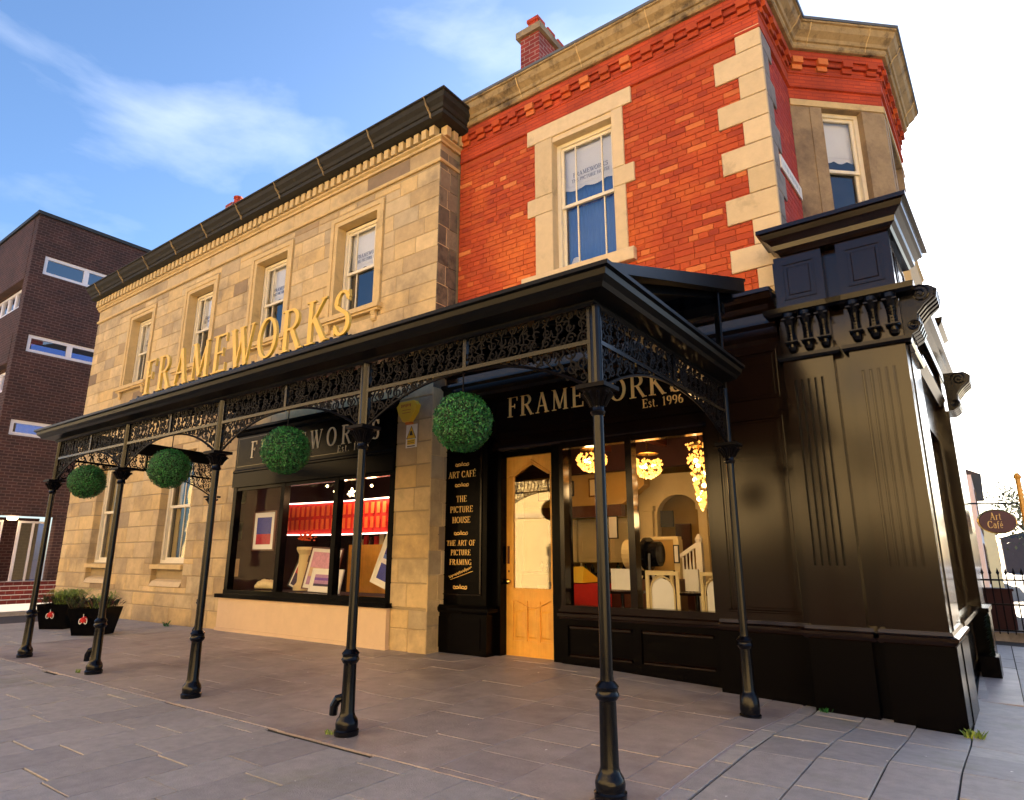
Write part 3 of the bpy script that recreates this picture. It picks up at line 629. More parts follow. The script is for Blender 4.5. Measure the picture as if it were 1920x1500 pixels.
# ---- window display (world depth coords)
def picture(name, label, x, z, w_, h, d, tilt, lean, cols, bands, frm=M_plum, mat_w=.09, F_=F):
    """framed picture; stands at (x,d), leaning back by lean and turned by tilt"""
    root = empty(name, (F_ @ Vector((x, d, z))), label, 'picture'); root.rotation_euler = (R(lean), R(tilt), 0)
    def part(nm, mb_, mt):
        o = mb_.build(nm, mt, None, centre=False); o.parent = root; o.location = (0, 0, 0); return o
    f = MB(); t = .03
    f.box(-w_ / 2, w_ / 2, 0, .03, 0, t); f.box(-w_ / 2, w_ / 2, 0, .03, h - t, h); f.box(-w_ / 2, -w_ / 2 + t, 0, .03, t, h - t); f.box(w_ / 2 - t, w_ / 2, 0, .03, t, h - t); part('frame', f, frm)
    f = MB(); f.box(-w_ / 2 + t, w_ / 2 - t, .012, .02, t, h - t); part('mount', f, M_whitep)
    a, b, c, e = -w_ / 2 + t + mat_w, w_ / 2 - t - mat_w, t + mat_w, h - t - mat_w
    f = MB(); mts = []
    n = 12
    for i, (frac, cc) in enumerate(bands):
        mts.append(cols[cc])
        z0 = c + (e - c) * frac; z1 = c + (e - c) * (bands[i + 1][0] if i + 1 < len(bands) else 1)
        f.mi = i
        f.add([(a, .0095, z0), (b, .0095, z0), (b, .0095, z1), (a, .0095, z1)], [(0, 1, 2, 3)])
    part('print', f, mts)
    return root
def cm(n, c): return mat(n, c, .5, .25, 6)
PB = cm('print_blue', (.02, .03, .30)); PR = cm('print_red', (.42, .01, .03)); PP = cm('print_pink', (.62, .30, .42)); PY = cm('print_sand', (.62, .42, .25)); PV = cm('print_violet', (.18, .06, .38)); PM = cm('print_mauve', (.42, .22, .40)); PD = cm('print_dark', (.03, .01, .06)); PW = cm('print_white', (.75, .7, .75)); PL = cm('print_light_blue', (.12, .22, .65))
picture('framed_picture', 'framed print of blue sky over red ground hanging at the left of the shop window', -12.35, 1.58, .78, .82, .35, 0, 0, [PB, PR], [(0, 1), (.38, 0)], mat_w=.1)
picture('framed_picture', 'large framed pink and sand coloured seascape leaning in the shop window', -10.98, .80, 1.0, .86, .75, 3, -12, [PP, PY, PM], [(0, 2), (.25, 1), (.52, 0)], mat_w=.07)
picture('framed_picture', 'white framed wide purple bridge print standing low in the shop window', -10.35, .80, .92, .44, .42, 1, -12, [PV, PD, PM], [(0, 1), (.2, 2), (.5, 0), (.72, 2)], frm=M_whitep, mat_w=.08)
picture('framed_picture', 'tall white framed blue print tilted on an easel at the right of the shop window', -8.85, .95, .5, .95, .45, 17, -8, [PB, PL, PW], [(0, 0), (.38, 2), (.5, 1), (.6, 0)], frm=M_whitep, mat_w=.08)
picture('framed_picture', 'narrow black framed picture tilted beside the pedestal in the shop window', -11.95, .82, .3, .75, .85, 17, -12, [PR, PD], [(0, 1), (.4, 0)], frm=M_blackp, mat_w=.04)
# red swag with string lights
def cloth(name, x0, x1, zt0, zt1, zb0, zb1, d, m, waves, parent=None, n=40, sag=.03):
    mb = MB(F); vs = []
    for i in range(n + 1):
        t = i / n; x = x0 + (x1 - x0) * t; dd = d + .03 * math.sin(t * waves * 6.28); sg = sag * math.sin(t * math.pi)
        vs += [(x, dd, zb0 + (zb1 - zb0) * t - sg), (x, dd, zt0 + (zt1 - zt0) * t - sg)]
    mb.add(vs, [(2 * i, 2 * i + 2, 2 * i + 3, 2 * i + 1) for i in range(n)]); return mb.build(name, m, parent)
sw = empty('red_valance', (F @ Vector((-9.7, 1.3, 2.0))), 'red fabric valance with painted orange light patches, edged in string lights, inside the shop window', 'valance')
cloth('fabric', -12.95, -8.1, 2.62, 2.62, 1.95, 1.95, 1.3, M_red, 9, sw)
cloth('side_drop', -9.35, -8.95, 2.66, 2.66, .9, .9, 1.22, M_red, 2, sw)
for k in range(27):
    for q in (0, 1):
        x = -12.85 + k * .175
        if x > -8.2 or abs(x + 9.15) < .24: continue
        m = MB(F); m.box(x, x + .095, 1.245, 1.25, 2.03 + q * .29, 2.25 + q * .29); m.build('orange_light_patch', M_redo, sw)  # orange patches painted on the valance for light reflected from windows opposite
m = MB(F)
for zz_, s_ in ((2.63, .03), (1.94, .03)): m.tube([(-12.95 + i * .121, 1.24, zz_ - s_ * math.sin(i / 40 * math.pi)) for i in range(41)], .013, 5)
m.tube([(-9.38, 1.16, 1.9 - i * .1 + .0) for i in range(11)], .01, 5)
m.build('string_light', M_fairy, sw)
m = MB(F)
for (x, z_, s_) in ((-11.3, 2.93, .03), (-11.05, 2.8, .025), (-9.9, 2.85, .03), (-9.1, 3.0, .02), (-8.4, 3.0, .02), (-10.6, 2.72, .02)): m.lathe([(.001, -s_), (s_ * .8, -s_ * .5), (s_, 0), (s_ * .8, s_ * .5), (.001, s_)], (x, 1.1, z_), 10)
tag(m.build('ceiling_spotlight', M_bulb), 'row of small lit spotlights high inside the left shop window', 'lights')
st = MB(F); P = [(-10.45 + (.1 if i % 2 == 0 else .04) * math.sin(i * math.pi / 5), 2.74 + (.1 if i % 2 == 0 else .04) * math.cos(i * math.pi / 5)) for i in range(10)]
st.prism(P[::-1], 1.05, 1.08); tag(st.build('star_decoration', M_bulb), 'glowing star decoration hanging above the red valance', 'decoration')
m = MB(F); m.lathe([(.07, 0), (.1, .2), (.105, .2), (.1, .16)], (-8.45, 1.0, 2.68), 12); tag(m.build('red_pot', M_red), 'red plant pot on the ledge above the valance', 'pot')
# column pedestal, cushion, wood counter items
pd = empty('pedestal', (F @ Vector((-11.75, 1.0, .78))), 'tan column pedestal with red flowers behind the tilted black frame', 'pedestal')
m = MB(F); m.lathe([(.2, .78), (.2, .86), (.16, .9), (.13, .95), (.12, 1.5), (.15, 1.55), (.18, 1.6), (.18, 1.66)], (-11.75, 1.0, 0), 16); m.build('column', M_wallcr, pd, smooth=False)
m = MB(F)
for _ in range(70):
    p = Vector((-11.75 + r_.gauss(0, .1), 1. + r_.gauss(0, .06), 1.78 + abs(r_.gauss(0, .08)))); m.lathe([(.004, 0), (.03, .015), (.004, .03)], p, 5)
m.build('flower', M_redo, pd)
m = MB(F); n = 16
vs = []; fs = []
for i in range(n + 1):
    t = i / n; rr_ = .10 * (math.sin(math.pi * min(1, max(0.02, t * .98 + .01))) ** .4) * (1 + .15 * math.sin(i * 2.4))
    for j in range(12): q = 6.283 * j / 12; vs.append((-12.6 + .75 * t, .45 + rr_ * math.cos(q), .80 + rr_ + rr_ * .9 * math.sin(q)))
for i in range(n):
    for j in range(12): fs.append((i * 12 + j, i * 12 + (j + 1) % 12, (i + 1) * 12 + (j + 1) % 12, (i + 1) * 12 + j))
m.add(vs, fs); tag(m.build('rolled_fabric', M_wallcr, smooth=True), 'crumpled cream fabric roll lying on the shop window ledge', 'cushion')
# back shelf with warm bits
sh = empty('back_counter', (F @ Vector((-10.4, 2.4, 0))), 'warm lit wooden counter with frames and bottles seen behind the window display', 'counter')
m = MB(F); m.box(-11.8, -8.9, 2.2, 2.6, 0, 1.72); m.build('cabinet', M_wood, sh)
for k in range(16):
    m = MB(F); x = -11.7 + k * .17; h = r_.uniform(.1, .26)
    if k % 3 == 0: m.lathe([(.035, 1.72), (.04, 1.72 + h * .6), (.015, 1.72 + h * .75), (.018, 1.72 + h)], (x, 2.3, 0), 8); m.build('bottle', M_plum if k % 2 else M_brass, sh)
    else: m.box(x - .06, x + .06, 2.3, 2.34, 1.72, 1.72 + h); m.build('small_frame', M_wallcr if k % 2 else M_red, sh)
pl = bpy.data.lights.new('shop_spot', 'POINT'); pl.energy = 7; pl.color = (1, .55, .25); pl.shadow_soft_size = .1; po = bpy.data.objects.new('shop_spot', pl); col.objects.link(po); po.location = F @ Vector((-9.8, 1.0, 2.72))
pl = bpy.data.lights.new('shop_spot', 'POINT'); pl.energy = 6; pl.color = (1, .6, .35); pl.shadow_soft_size = .1; po = bpy.data.objects.new('shop_spot', pl); col.objects.link(po); po.location = F @ Vector((-9.9, .35, 2.72))
# alarm box and warning sign
al = empty('alarm_box', (-7.76, YS, 3.8), 'yellow shield shaped burglar alarm box on the stone pier', 'alarm box')
m = MB(F); P = [(-8.0, 3.98), (-7.93, 4.06), (-7.6, 4.06), (-7.52, 3.98), (-7.56, 3.86), (-7.7, 3.7), (-7.84, 3.7), (-7.96, 3.86)]; m.prism(P[::-1], -.10, 0); m.build('cover', M_yellow, al)
m = MB(F)
for k in range(7): m.box(-7.89 + k * .035, -7.87 + k * .035, -.104, -.1, 3.955 + .01 * (k % 3), 4.01)
for k in range(2): m.box(-7.86, -7.66, -.103, -.1, 3.90 - k * .05, 3.91 - k * .05)
m.build('lettering', M_orange, al)
m = MB(F); m.box(-7.82, -7.68, -.06, 0, 3.66, 3.70); m.build('lamp', M_orange, al)
wsn = empty('warning_sign', (-7.7, YS, 3.3), 'small white and yellow warning sign below the alarm box', 'sign')
m = MB(F); m.box(-7.84, -7.58, -.012, -.004, 3.26, 3.66); m.build('panel', M_whitep, wsn)
m = MB(F); m.prism([(-7.81, 3.42), (-7.61, 3.42), (-7.71, 3.62)][::1], -.018, -.013); m.build('triangle', M_yellow, wsn)
m = MB(F); m.box(-7.80, -7.62, -.018, -.013, 3.31, 3.40); m.build('yellow_band', M_yellow, wsn)
m = MB(F); m.tube([(-7.82, -.016, 3.415), (-7.71, -.016, 3.63), (-7.60, -.016, 3.415), (-7.82, -.016, 3.415)], .005, 4); m.prism([(-7.75, 3.47), (-7.67, 3.47), (-7.70, 3.55), (-7.73, 3.54)], -.022, -.019); m.box(-7.8, -7.62, -.018, -.013, 3.275, 3.29)
for k in range(2): m.box(-7.79, -7.64, -.022, -.019, 3.335 + k * .03, 3.342 + k * .03)
m.build('print', M_blackp, wsn)
# ================================================================= RED BRICK BUILDING
YB = 8.2; XC = -1.63; PH = -1.9
BB = empty('brick_building', (-4.5, YB, 0), 'orange red brick corner building with pale stone quoins and a sash window', 'building')
FB = FR(0, YB, 0); FSd = FR(XC, YB, 90 + PH)
sd_ = Vector((math.cos(R(90 + PH)), math.sin(R(90 + PH)))); 
def side_pt(t): return (XC + sd_.x * t, YB + sd_.y * t)
T1 = 1.5; dB = Vector((math.cos(R(45 + PH)), math.sin(R(45 + PH)))); P1 = Vector(side_pt(T1)); P2 = P1 + dB * 1.62; P3 = P2 + Vector((sd_.x, sd_.y)) * 2.3; P4 = P3 + Vector((math.cos(R(135 + PH)), math.sin(R(135 + PH)))) * 1.62
win = (-5.12, -3.98, 5.95, 8.47)
m = MB(FB)
for c in cells(XR + .03, XC - .01, 4.35, 9.3, [(win[0] - .01, win[1] + .01, win[2] - .01, win[3] + .04)]): m.box(c[0], c[1], .012, .4, c[2], c[3])
m.build('wall_core', M_bmortar, BB)
m = MB(FSd); m.box(.0, T1, .012, .3, 4.3, 9.3); m.build('side_wall_core', M_bmortar, BB)
m = MB(); m.box(XR - .2, XC - .3, 17, 17.2, 4.3, 9.3); m.box(-7.44, -7.3, 13.2, 17, 0, 9.3); m.box(-7.44, -7.3, 8.7, 13.2, 4.2, 9.3); m.box(XC - .35, XC - .2, 12.5, 17, 4.0, 9.3); m.build('rear_wall', M_bmortar, BB)
# quoins
QZ = [(5.16, 5.49, 1), (5.50, 5.86, 0), (5.87, 6.25, 1), (6.26, 6.63, 0), (6.64, 7.0, 1), (7.01, 7.37, 0), (7.38, 7.74, 1), (7.75, 8.11, 0), (8.12, 8.50, 1), (8.51, 8.86, 0), (4.86, 5.15, 0), (4.4, 4.85, 1)]
QW = {1: .66, 0: .33}; qh = []; qsh = []
for a, b, wd in QZ:
    m = MB(); x0 = XC - QW[wd]; sw_ = .30 if wd else .5
    if a < 4.5: continue
    m.cbox(x0, XC + .022, YB - .022, YB + .1, a, b, .008)
    # side face part
    c1, s1 = sd_.x, sd_.y
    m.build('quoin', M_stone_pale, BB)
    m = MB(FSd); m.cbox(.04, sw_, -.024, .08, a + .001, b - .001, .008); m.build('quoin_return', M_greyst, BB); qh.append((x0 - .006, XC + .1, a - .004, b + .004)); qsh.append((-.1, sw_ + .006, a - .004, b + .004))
# long stone band at foot
m = MB(); m.cbox(XC - 1.25, XC + .02, YB - .02, YB + .1, 4.86 - .34, 4.855, .008); m.build('stone_band', M_trim, BB); qh.append((XC - 1.26, XC + .1, 4.51, 4.86))
surh = [(-5.47, -3.78, 5.78, 8.84), (-5.63, -3.62, 8.5, 8.86), (-5.63, -3.62, 7.1, 7.42), (-5.72, -3.66, 5.76, 5.97)]
def bricks(x0, x1, z0, z1, holes, bw=.295, bh=.094, g_=.0045, seedv=1):
    r_ = random.Random(seedv); out_ = []; z = z0; k = 0
    while z + bh * .6 < z1:
        hdr = (k % 4 == 3); w_ = bw / 2 if hdr else bw; x = x0 - (w_ / 2 if k % 2 else 0)
        while x < x1:
            ww = w_
            if not hdr and r_.random() < .10: ww = bw / 2
            a, b = max(x, x0), min(x + ww, x1)
            if b - a > .03: out_ += subtract((a + g_, b - g_, z + g_, min(z + bh, z1) - g_), holes)
            x += ww
        z += bh; k += 1
    return out_
rects = bricks(XR + .03, XC, 4.4, 8.78, surh + qh)
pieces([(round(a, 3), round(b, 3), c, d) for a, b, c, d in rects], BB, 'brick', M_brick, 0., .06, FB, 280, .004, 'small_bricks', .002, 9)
rects = bricks(.0, T1, 4.9, 8.78, qsh)
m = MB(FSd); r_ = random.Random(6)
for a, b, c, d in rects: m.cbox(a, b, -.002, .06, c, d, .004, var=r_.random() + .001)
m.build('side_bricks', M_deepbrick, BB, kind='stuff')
# window surround
pr = -.03
for nm, q in (('lintel', (-5.63, -3.62, 8.5, 8.84)), ('jamb', (-5.47, -5.12, 7.43, 8.495)), ('jamb', (-3.98, -3.78, 7.43, 8.495)), ('jamb', (-5.63, -5.12, 7.1, 7.425)), ('jamb', (-3.98, -3.62, 7.1, 7.425)), ('jamb', (-5.47, -5.12, 5.98, 7.095)), ('jamb', (-3.98, -3.78, 5.98, 7.095)), ('sill', (-5.72, -3.66, 5.77, 5.975))):
    m = MB(FB)
    m.cbox(q[0], q[1], pr if nm != 'sill' else -.1, .3, q[2], q[3], .01)
    m.build('window_' + nm if nm != 'jamb' else 'window_jamb', M_stone_pale, BB)
m = MB(FB); m.box(-5.12, -3.98, .0, .3, 8.4, 8.5); m.build('lintel_soffit', M_stone_pale, BB)
M_glassb2 = glass_mat('blue_reflecting_glass', tint=(.95, .97, 1), refl=1.2, base=.14)
bwin = sash(BB, FB, -5.12, -3.98, 5.975, 8.4, .2, (.25, .8), .34, False, M_glassb2)
m = MB(FB); n_ = 40; vs = []
for i in range(n_ + 1): vs += [(-5.05 + 1.0 * i / n_, .36 + .012 * math.sin(i * 1.9), 6.0), (-5.05 + 1.0 * i / n_, .36 + .012 * math.sin(i * 1.9), 8.4)]
m.add(vs, [(2 * i, 2 * i + 2, 2 * i + 3, 2 * i + 1) for i in range(n_)]); m.build('sky_tint_curtain', mat('sky_tint_curtain', (.02, .09, .36), .8, .08, 4), bwin)  # curtain coloured to deepen the blue sky reflection in the panes
m = MB(FB); m.lathe([(.03, 6.02), (.02, 6.1), (.09, 6.14), (.12, 6.22), (.09, 6.31), (.001, 6.35)], (-4.9, .42, 0), 14); tag(m.build('globe_lamp', M_whitep, smooth=True), 'pale round globe ornament behind the blue sash window glass', 'ornament')
# brick cornice + stone cornice around corner and bay
path = [(XR + .05, YB), (XC, YB), tuple(P1), tuple(P2), tuple(P3), tuple(P4)]
m = MB(); moulding(m, [(-.02, 8.78), (.035, 8.79), (.035, 8.83), (.02, 8.84), (.02, 9.04), (.04, 9.05), (.04, 9.09), (-.02, 9.1)], path); m.build('brick_string_course', M_bandbrick, BB)
m = MB(); moulding(m, [(-.02, 9.1), (.015, 9.1), (.015, 9.2), (.06, 9.2), (.06, 9.29), (.1, 9.29), (.1, 9.42), (-.02, 9.42)], path); m.build('brick_band', M_bandbrick, BB)
dm2 = MB(); dm2.box(-.085, .085, -.12, .02, .09, .2); dm2.box(-.085, .085, -.07, .02, 0, .088); dme2 = bpy.data.meshes.new('corbel_brick'); dme2.from_pydata([tuple(v) for v in dm2.v], [], dm2.f); dme2.materials.append(M_brick)
def along(pts, step, off0=.2):
    for i in range(len(pts) - 1):
        a, b = Vector(pts[i]), Vector(pts[i + 1]); d = (b - a); l_ = d.length; d.normalize(); n = max(1, round((l_ - 2 * off0) / step)); st_ = (l_ - 2 * off0) / n if n else 0
        for k in range(n + 1): yield (a + d * (off0 + st_ * k), math.atan2(d.y, d.x))
for p, an in along(path, .385, .16): inst('corbel_brick', dme2, BB, (p.x, p.y, 9.1), an)
def ptn(p, an, o): return p
m = MB(); moulding(m, [(-.02, 9.42), (.15, 9.425), (.17, 9.45), (.17, 9.52), (.20, 9.53), (.22, 9.58), (.30, 9.65), (.34, 9.74), (.37, 9.75), (.37, 9.79), (-.02, 9.9)], path); m.build('cornice', M_cornice, BB)
m = MB(); moulding(m, [(.25, 9.80), (.385, 9.78), (.395, 9.82), (.25, 9.88), (-.02, 9.93), (-.02, 9.9)], path); m.build('lead_flashing', M_lead, BB)
for p, an in along(path, 1.15, .3):
    m = MB(FR(p.x, p.y, math.degrees(an))); m.prismx([(-.375, 9.78), (-.345, 9.72), (-.305, 9.64), (-.226, 9.57), (-.205, 9.52), (-.176, 9.51), (-.176, 9.45), (-.15, 9.45), (-.19, 9.54), (-.28, 9.67)], -.008, .008); m.build('cornice_joint', M_trim, BB)
m = MB(); m.add([(XR, YB - .2, 9.88), (XC + .2, YB - .2, 9.88), (XC + .3, 17, 9.9), (XR, 17, 9.9), (XR + 2, 12.5, 11.3), (XC - 2, 12.5, 11.3)], [(0, 1, 5, 4), (1, 2, 5), (2, 3, 4, 5), (3, 0, 4)]); m.build('roof', M_slate, BB)
ch = MB(); ch.box(-7.75, -7.2, 11, 12.8, 10, 14.1); ch = ch.build('chimney', M_chimbrick, BB)
m = MB(); m.box(-7.84, -7.11, 10.91, 12.9, 14.1, 14.28); m.build('chimney_band', M_baystone, ch)
m = MB(); m.box(-7.80, -7.15, 10.95, 12.85, 12.3, 12.45); m.build('chimney_band', M_baystone, ch)
for k in range(4): m = MB(); m.lathe([(.24, 14.28), (.19, 14.62), (.24, 14.63), (.24, 14.72)], (-7.47, 11.28 + k * .48, 0), 4, R(45)); m.build('chimney_pot', M_redbrick, ch)
# bay window
FBy = FR(P1.x, P1.y, 45 + PH); FBz = FR(P2.x, P2.y, 90 + PH); FBw = FR(P3.x, P3.y, 135 + PH)
bw_ = [(.52, 1.22, 6.35, 8.45)]
for fr_, l_, op in ((FBy, 1.62, bw_[0]), (FBz, 2.3, (.4, 1.9, 6.35, 8.45)), (FBw, 1.62, (.4, 1.2, 6.35, 8.45))):
    m = MB(fr_)
    for c in cells(.0, l_, 5.2, 8.56, [op]): m.box(c[0], c[1], 0, .3, c[2], c[3])
    m.build('bay_wall', M_baystone, BB)
    m = MB(fr_); m.box(0, l_, .004, .3, 8.56, 9.3); m.build('bay_brick_band', M_bandbrick, BB)
    m = MB(fr_); m.box(.0, l_, -.02, .1, 8.46, 8.57); m.build('bay_lintel', M_trim, BB)
    m = MB(fr_); m.prismx([(-.015, 5.25), (-.015, 6.3), (-.05, 6.34), (0, 6.36), (0, 5.25)], 0, l_); m.build('bay_apron', M_trim, BB)
    m = MB(fr_)
    m.prismx([(-.012, 6.35), (-.012, 8.45), (.0, 8.45), (.0, 6.35)], op[0] - .2, op[0] - .0); m.build('bay_pilaster', M_baystone, BB); m = MB(fr_); m.prismx([(-.012, 6.35), (-.012, 8.45), (.0, 8.45), (.0, 6.35)], op[1], op[1] + .12); m.build('bay_pilaster', M_baystone, BB)
    sash(BB, fr_, op[0], op[1], op[2], op[3], .16, (), .36, False, M_glassu, txt=False, wd=.05)
# street name plaque
pq = empty('street_sign', (*side_pt(.9), 6.8), 'narrow white street name plaque on the side brick wall beside the bay', 'sign')
m = MB(FSd); m.box(.35, 1.45, -.03, -.01, 6.72, 6.93); m.build('panel', M_whitep, pq)
m = MB(FSd)
for k in range(11): m.box(.47 + k * .08, .49 + k * .08 + .02 * (k % 3), -.034, -.032, 6.79 + .012 * (k % 2), 6.86)
m.build('faded_marks', M_faint, pq)
# ================================================================= RIGHT SHOPFRONT (timber)
SF_ = empty('corner_shopfront', (-3.8, 7.9, 0), 'dark brown timber corner shopfront with fluted pilasters, cafe window and gilded FRAMEWORKS fascia', 'shopfront')
YF = 8.2
FP = FR(0, 0, 0)
# fascia zone
m = MB(); m.box(-7.22, -1.72, YF - .02, YF + .25, 3.34, 4.06); fas2 = m.build('fascia_board', M_dark, SF_)
m = MB(); m.box(-7.22, -1.72, YF + .02, YF + .25, 3.12, 3.335); m.build('head_rail', M_dark, SF_)
m = MB(); moulding(m, [(-.02, 3.13), (.03, 3.13), (.05, 3.16), (.02, 3.19), (.02, 3.24), (-.02, 3.25)], [(-7.22, YF), (-2.72, YF)]); m.build('moulding', M_dark, SF_)
ent = [(-.2, 4.05), (.02, 4.05), (.04, 4.10), (.10, 4.14), (.10, 4.22), (.16, 4.26), (.16, 4.30), (.03, 4.31), (.03, 4.44), (.08, 4.46), (.14, 4.52), (.24, 4.56), (.27, 4.62), (.30, 4.63), (.30, 4.68), (-.2, 4.74)]
m = MB(); moulding(m, ent, [(-7.42, 8.3), (-7.42, 8.02), (-1.74, 8.02)]); m.build('entablature', M_dark, SF_)
# panel frame of fascia
def bead(mb, x0, x1, z0, z1, y, w_=.022, p=.018):
    for (a, b, c, d) in ((x0, x1, z0, z0 + w_), (x0, x1, z1 - w_, z1)): mb.prismx([(y, c), (y - p, c + w_ * .3), (y - p, c + w_ * .7), (y, d)], a, b)
    for (a, b) in ((x0, x0 + w_), (x1 - w_, x1)): mb.prism([(a, z0 + w_), (b, z0 + w_), (b, z1 - w_), (a, z1 - w_)], y - p, y)
m = MB(); bead(m, -6.32, -2.86, 3.42, 4.0, YF - .02); bead(m, -7.15, -6.4, 3.42, 4.0, YF - .02); m.build('panel_bead', M_dark, SF_)
letters('FRAMEWORKS', -6.05, 3.655, .335, YF - .028, .008, None, M_gold, fas2, fit=2.97)
m = MB(); text(m, 'Est. 1996', -3.68, 3.49, .125, YF - .028, .006, fit=.6); m.build('lettering', M_gold, fas2)
# left board panel
m = MB(); m.box(-7.42, -6.36, 8.05, 8.2, .7, 3.36); m.build('sign_panel', M_dark2, SF_)
m = MB(); m.box(-7.46, -6.28, 7.96, 8.25, -.1, .62); m.box(-7.36, -6.40, 7.945, 7.96, .08, .54); m.build('panel_base', M_dark2, SF_)
m = MB(); moulding(m, [(-.02, .6), (.03, .6), (.06, .64), (.06, .68), (.02, .72), (-.02, .72)], [(-7.46, 8.2), (-7.46, 7.97), (-6.28, 7.97), (-6.28, 8.2)]); m.build('moulding', M_dark2, SF_)
m = MB(); bead(m, -7.30, -6.46, .86, 3.2, 8.05, .03, .02); m.build('panel_bead', M_dark, SF_)
bl = MB(); cx = -6.89
def ctext(t, z, S):
    q_ = MB(); text(q_, t, cx - text_w(t, S) / 2, z, S, 8.044, .003); q_.build('gilt_lettering', M_gold, SF_)
ctext('ART CAFÉ', 2.73, .105); ctext('THE', 2.33, .1); ctext('PICTURE', 2.16, .1); ctext('HOUSE', 1.99, .1); ctext('THE ART OF', 1.63, .087); ctext('PICTURE', 1.48, .087); ctext('FRAMING', 1.33, .087)
def curl(z, flip=1):
    for sx in (-1, 1):
        for q in range(2):
            c0 = cx + sx * (.055 + q * .07); pts = [(c0 + (.034 - .005 * i * .5) * math.cos(i * .75 + q) * sx, z + (.024 - .0025 * i * .5) * math.sin(i * .75 + q)) for i in range(9)]
            stroke(bl, pts, .011, 1, 0, 0, 8.044, .003)
    stroke(bl, [(cx - .02, z), (cx, z + .045), (cx + .02, z)], .012, 1, 0, 0, 8.044, .003); stroke(bl, [(cx - .12, z - .02), (cx, z - .008), (cx + .12, z - .02)], .012, 1, 0, 0, 8.044, .003)
for z_ in (2.94, 2.60, 1.82, .98): curl(z_)
r_ = random.Random(3)       # handwritten service line, rising to the right
pts = [(cx - .24 + i * .0125, 1.13 + i * .0042 + .022 * math.sin(i * 1.9) + (.02 if i % 9 == 0 else 0)) for i in range(39)]
stroke(bl, pts, .009, 1, 0, 0, 8.044, .003); stroke(bl, [(cx - .2, 1.10), (cx + .26, 1.235)], .006, 1, 0, 0, 8.044, .003)
bl.build('gilt_scrolls', M_gold, SF_, kind='stuff')
# door
m = MB(); m.box(-6.36, -6.2, 8.2, 8.5, -.05, 3.12); m.box(-5.24, -5.06, 8.2, 8.5, -.05, 3.12); m.box(-6.2, -5.24, 8.3, 8.5, 3.03, 3.12); m.build('door_frame', M_dark2, SF_)
dr = MB(); dx0, dx1, dy = -6.2, -5.24, 8.36
dr.box(dx0, dx0 + .13, dy, dy + .05, 0, 3.03); dr.box(dx1 - .13, dx1, dy, dy + .05, 0, 3.03); dr.box(dx0 + .13, dx1 - .13, dy, dy + .05, 0, .22); dr.box(dx0 + .13, dx1 - .13, dy, dy + .05, .80, .97)
xm = (dx0 + dx1) / 2
dr.prism([(dx0 + .13, 2.72), (xm - .08, 2.86), (xm, 2.89), (xm + .08, 2.86), (dx1 - .13, 2.72), (dx1 - .13, 3.03), (dx0 + .13, 3.03)], dy, dy + .05)
dr.box(dx0 + .13, dx1 - .13, dy + .018, dy + .045, .22, .80)
for k in range(2): xx = dx0 + .13 + (dx1 - dx0 - .26) * (k + 1) / 3; dr.box(xx - .025, xx + .025, dy, dy + .05, .22, .80)
door = dr.build('door', M_wood, SF_)
for k in range(3):
    a = dx0 + .16 + k * .235; m = MB(); top = .66 + (.04 if k == 1 else 0)
    m.add([(a, dy + .018, .26), (a + .17, dy + .018, .26), (a + .17, dy + .018, top), (a, dy + .018, top), (a + .03, dy + .002, .29), (a + .14, dy + .002, .29), (a + .14, dy + .002, top - .03), (a + .03, dy + .002, top - .03)], [(4, 5, 6, 7), (0, 1, 5, 4), (1, 2, 6, 5), (2, 3, 7, 6), (3, 0, 4, 7)]); m.build('door_panel', M_wood, door)
for k, zo in enumerate((0, .045)):
    m = MB(); m.tube([(dx0 + .02 + zo, dy - .006, 2.70 + zo * .3), (dx0 + .12 + zo, dy - .006, 2.73), (xm, dy - .006, 2.96 - zo), (dx1 - .12 - zo, dy - .006, 2.73), (dx1 - .02 - zo, dy - .006, 2.70 + zo * .3)], .016, 6); m.build('arch_moulding', M_wood, door)
m = MB(); m.tube([(dx0 + .14, dy - .004, .80), (dx0 + .25, dy - .004, .77), (xm - .06, dy - .004, .70), (xm + .06, dy - .004, .70), (dx1 - .25, dy - .004, .77), (dx1 - .14, dy - .004, .82)], .01, 5); m.box(dx0 + .09, dx1 - .09, dy - .02, dy, .955, .985); m.build('door_moulding', M_wood, door)
m = MB(); m.prism([(dx0 + .13, .97), (dx1 - .13, .97), (dx1 - .13, 2.72), (xm, 2.89), (dx0 + .13, 2.72)], dy + .022, dy + .028); m.build('door_pane', M_glassd, door)
m = MB(); m.lathe([(.02, -.045), (.04, -.03), (.045, -.01), (.03, .01), (.015, .02), (.015, .06)], (0, 0, 0), 12); 
for i, v_ in enumerate(m.v): m.v[i] = Vector((dx0 + .055 + v_.x, dy - .02 + v_.z * 1.0, 1.08 + v_.y))
m.build('door_knob', M_brass, door, smooth=True)
m = MB(); m.box(dx0 + .035, dx0 + .06, dy - .03, dy, 1.35, 1.62); m.box(dx0 + .035, dx0 + .06, dy - .006, dy, 1.22, 1.25); m.build('door_pull', M_plum, door)
m = MB(); m.box(-6.25, -5.2, 8.15, 8.5, -.2, .0); m.build('doorstep', M_flag, SF_)
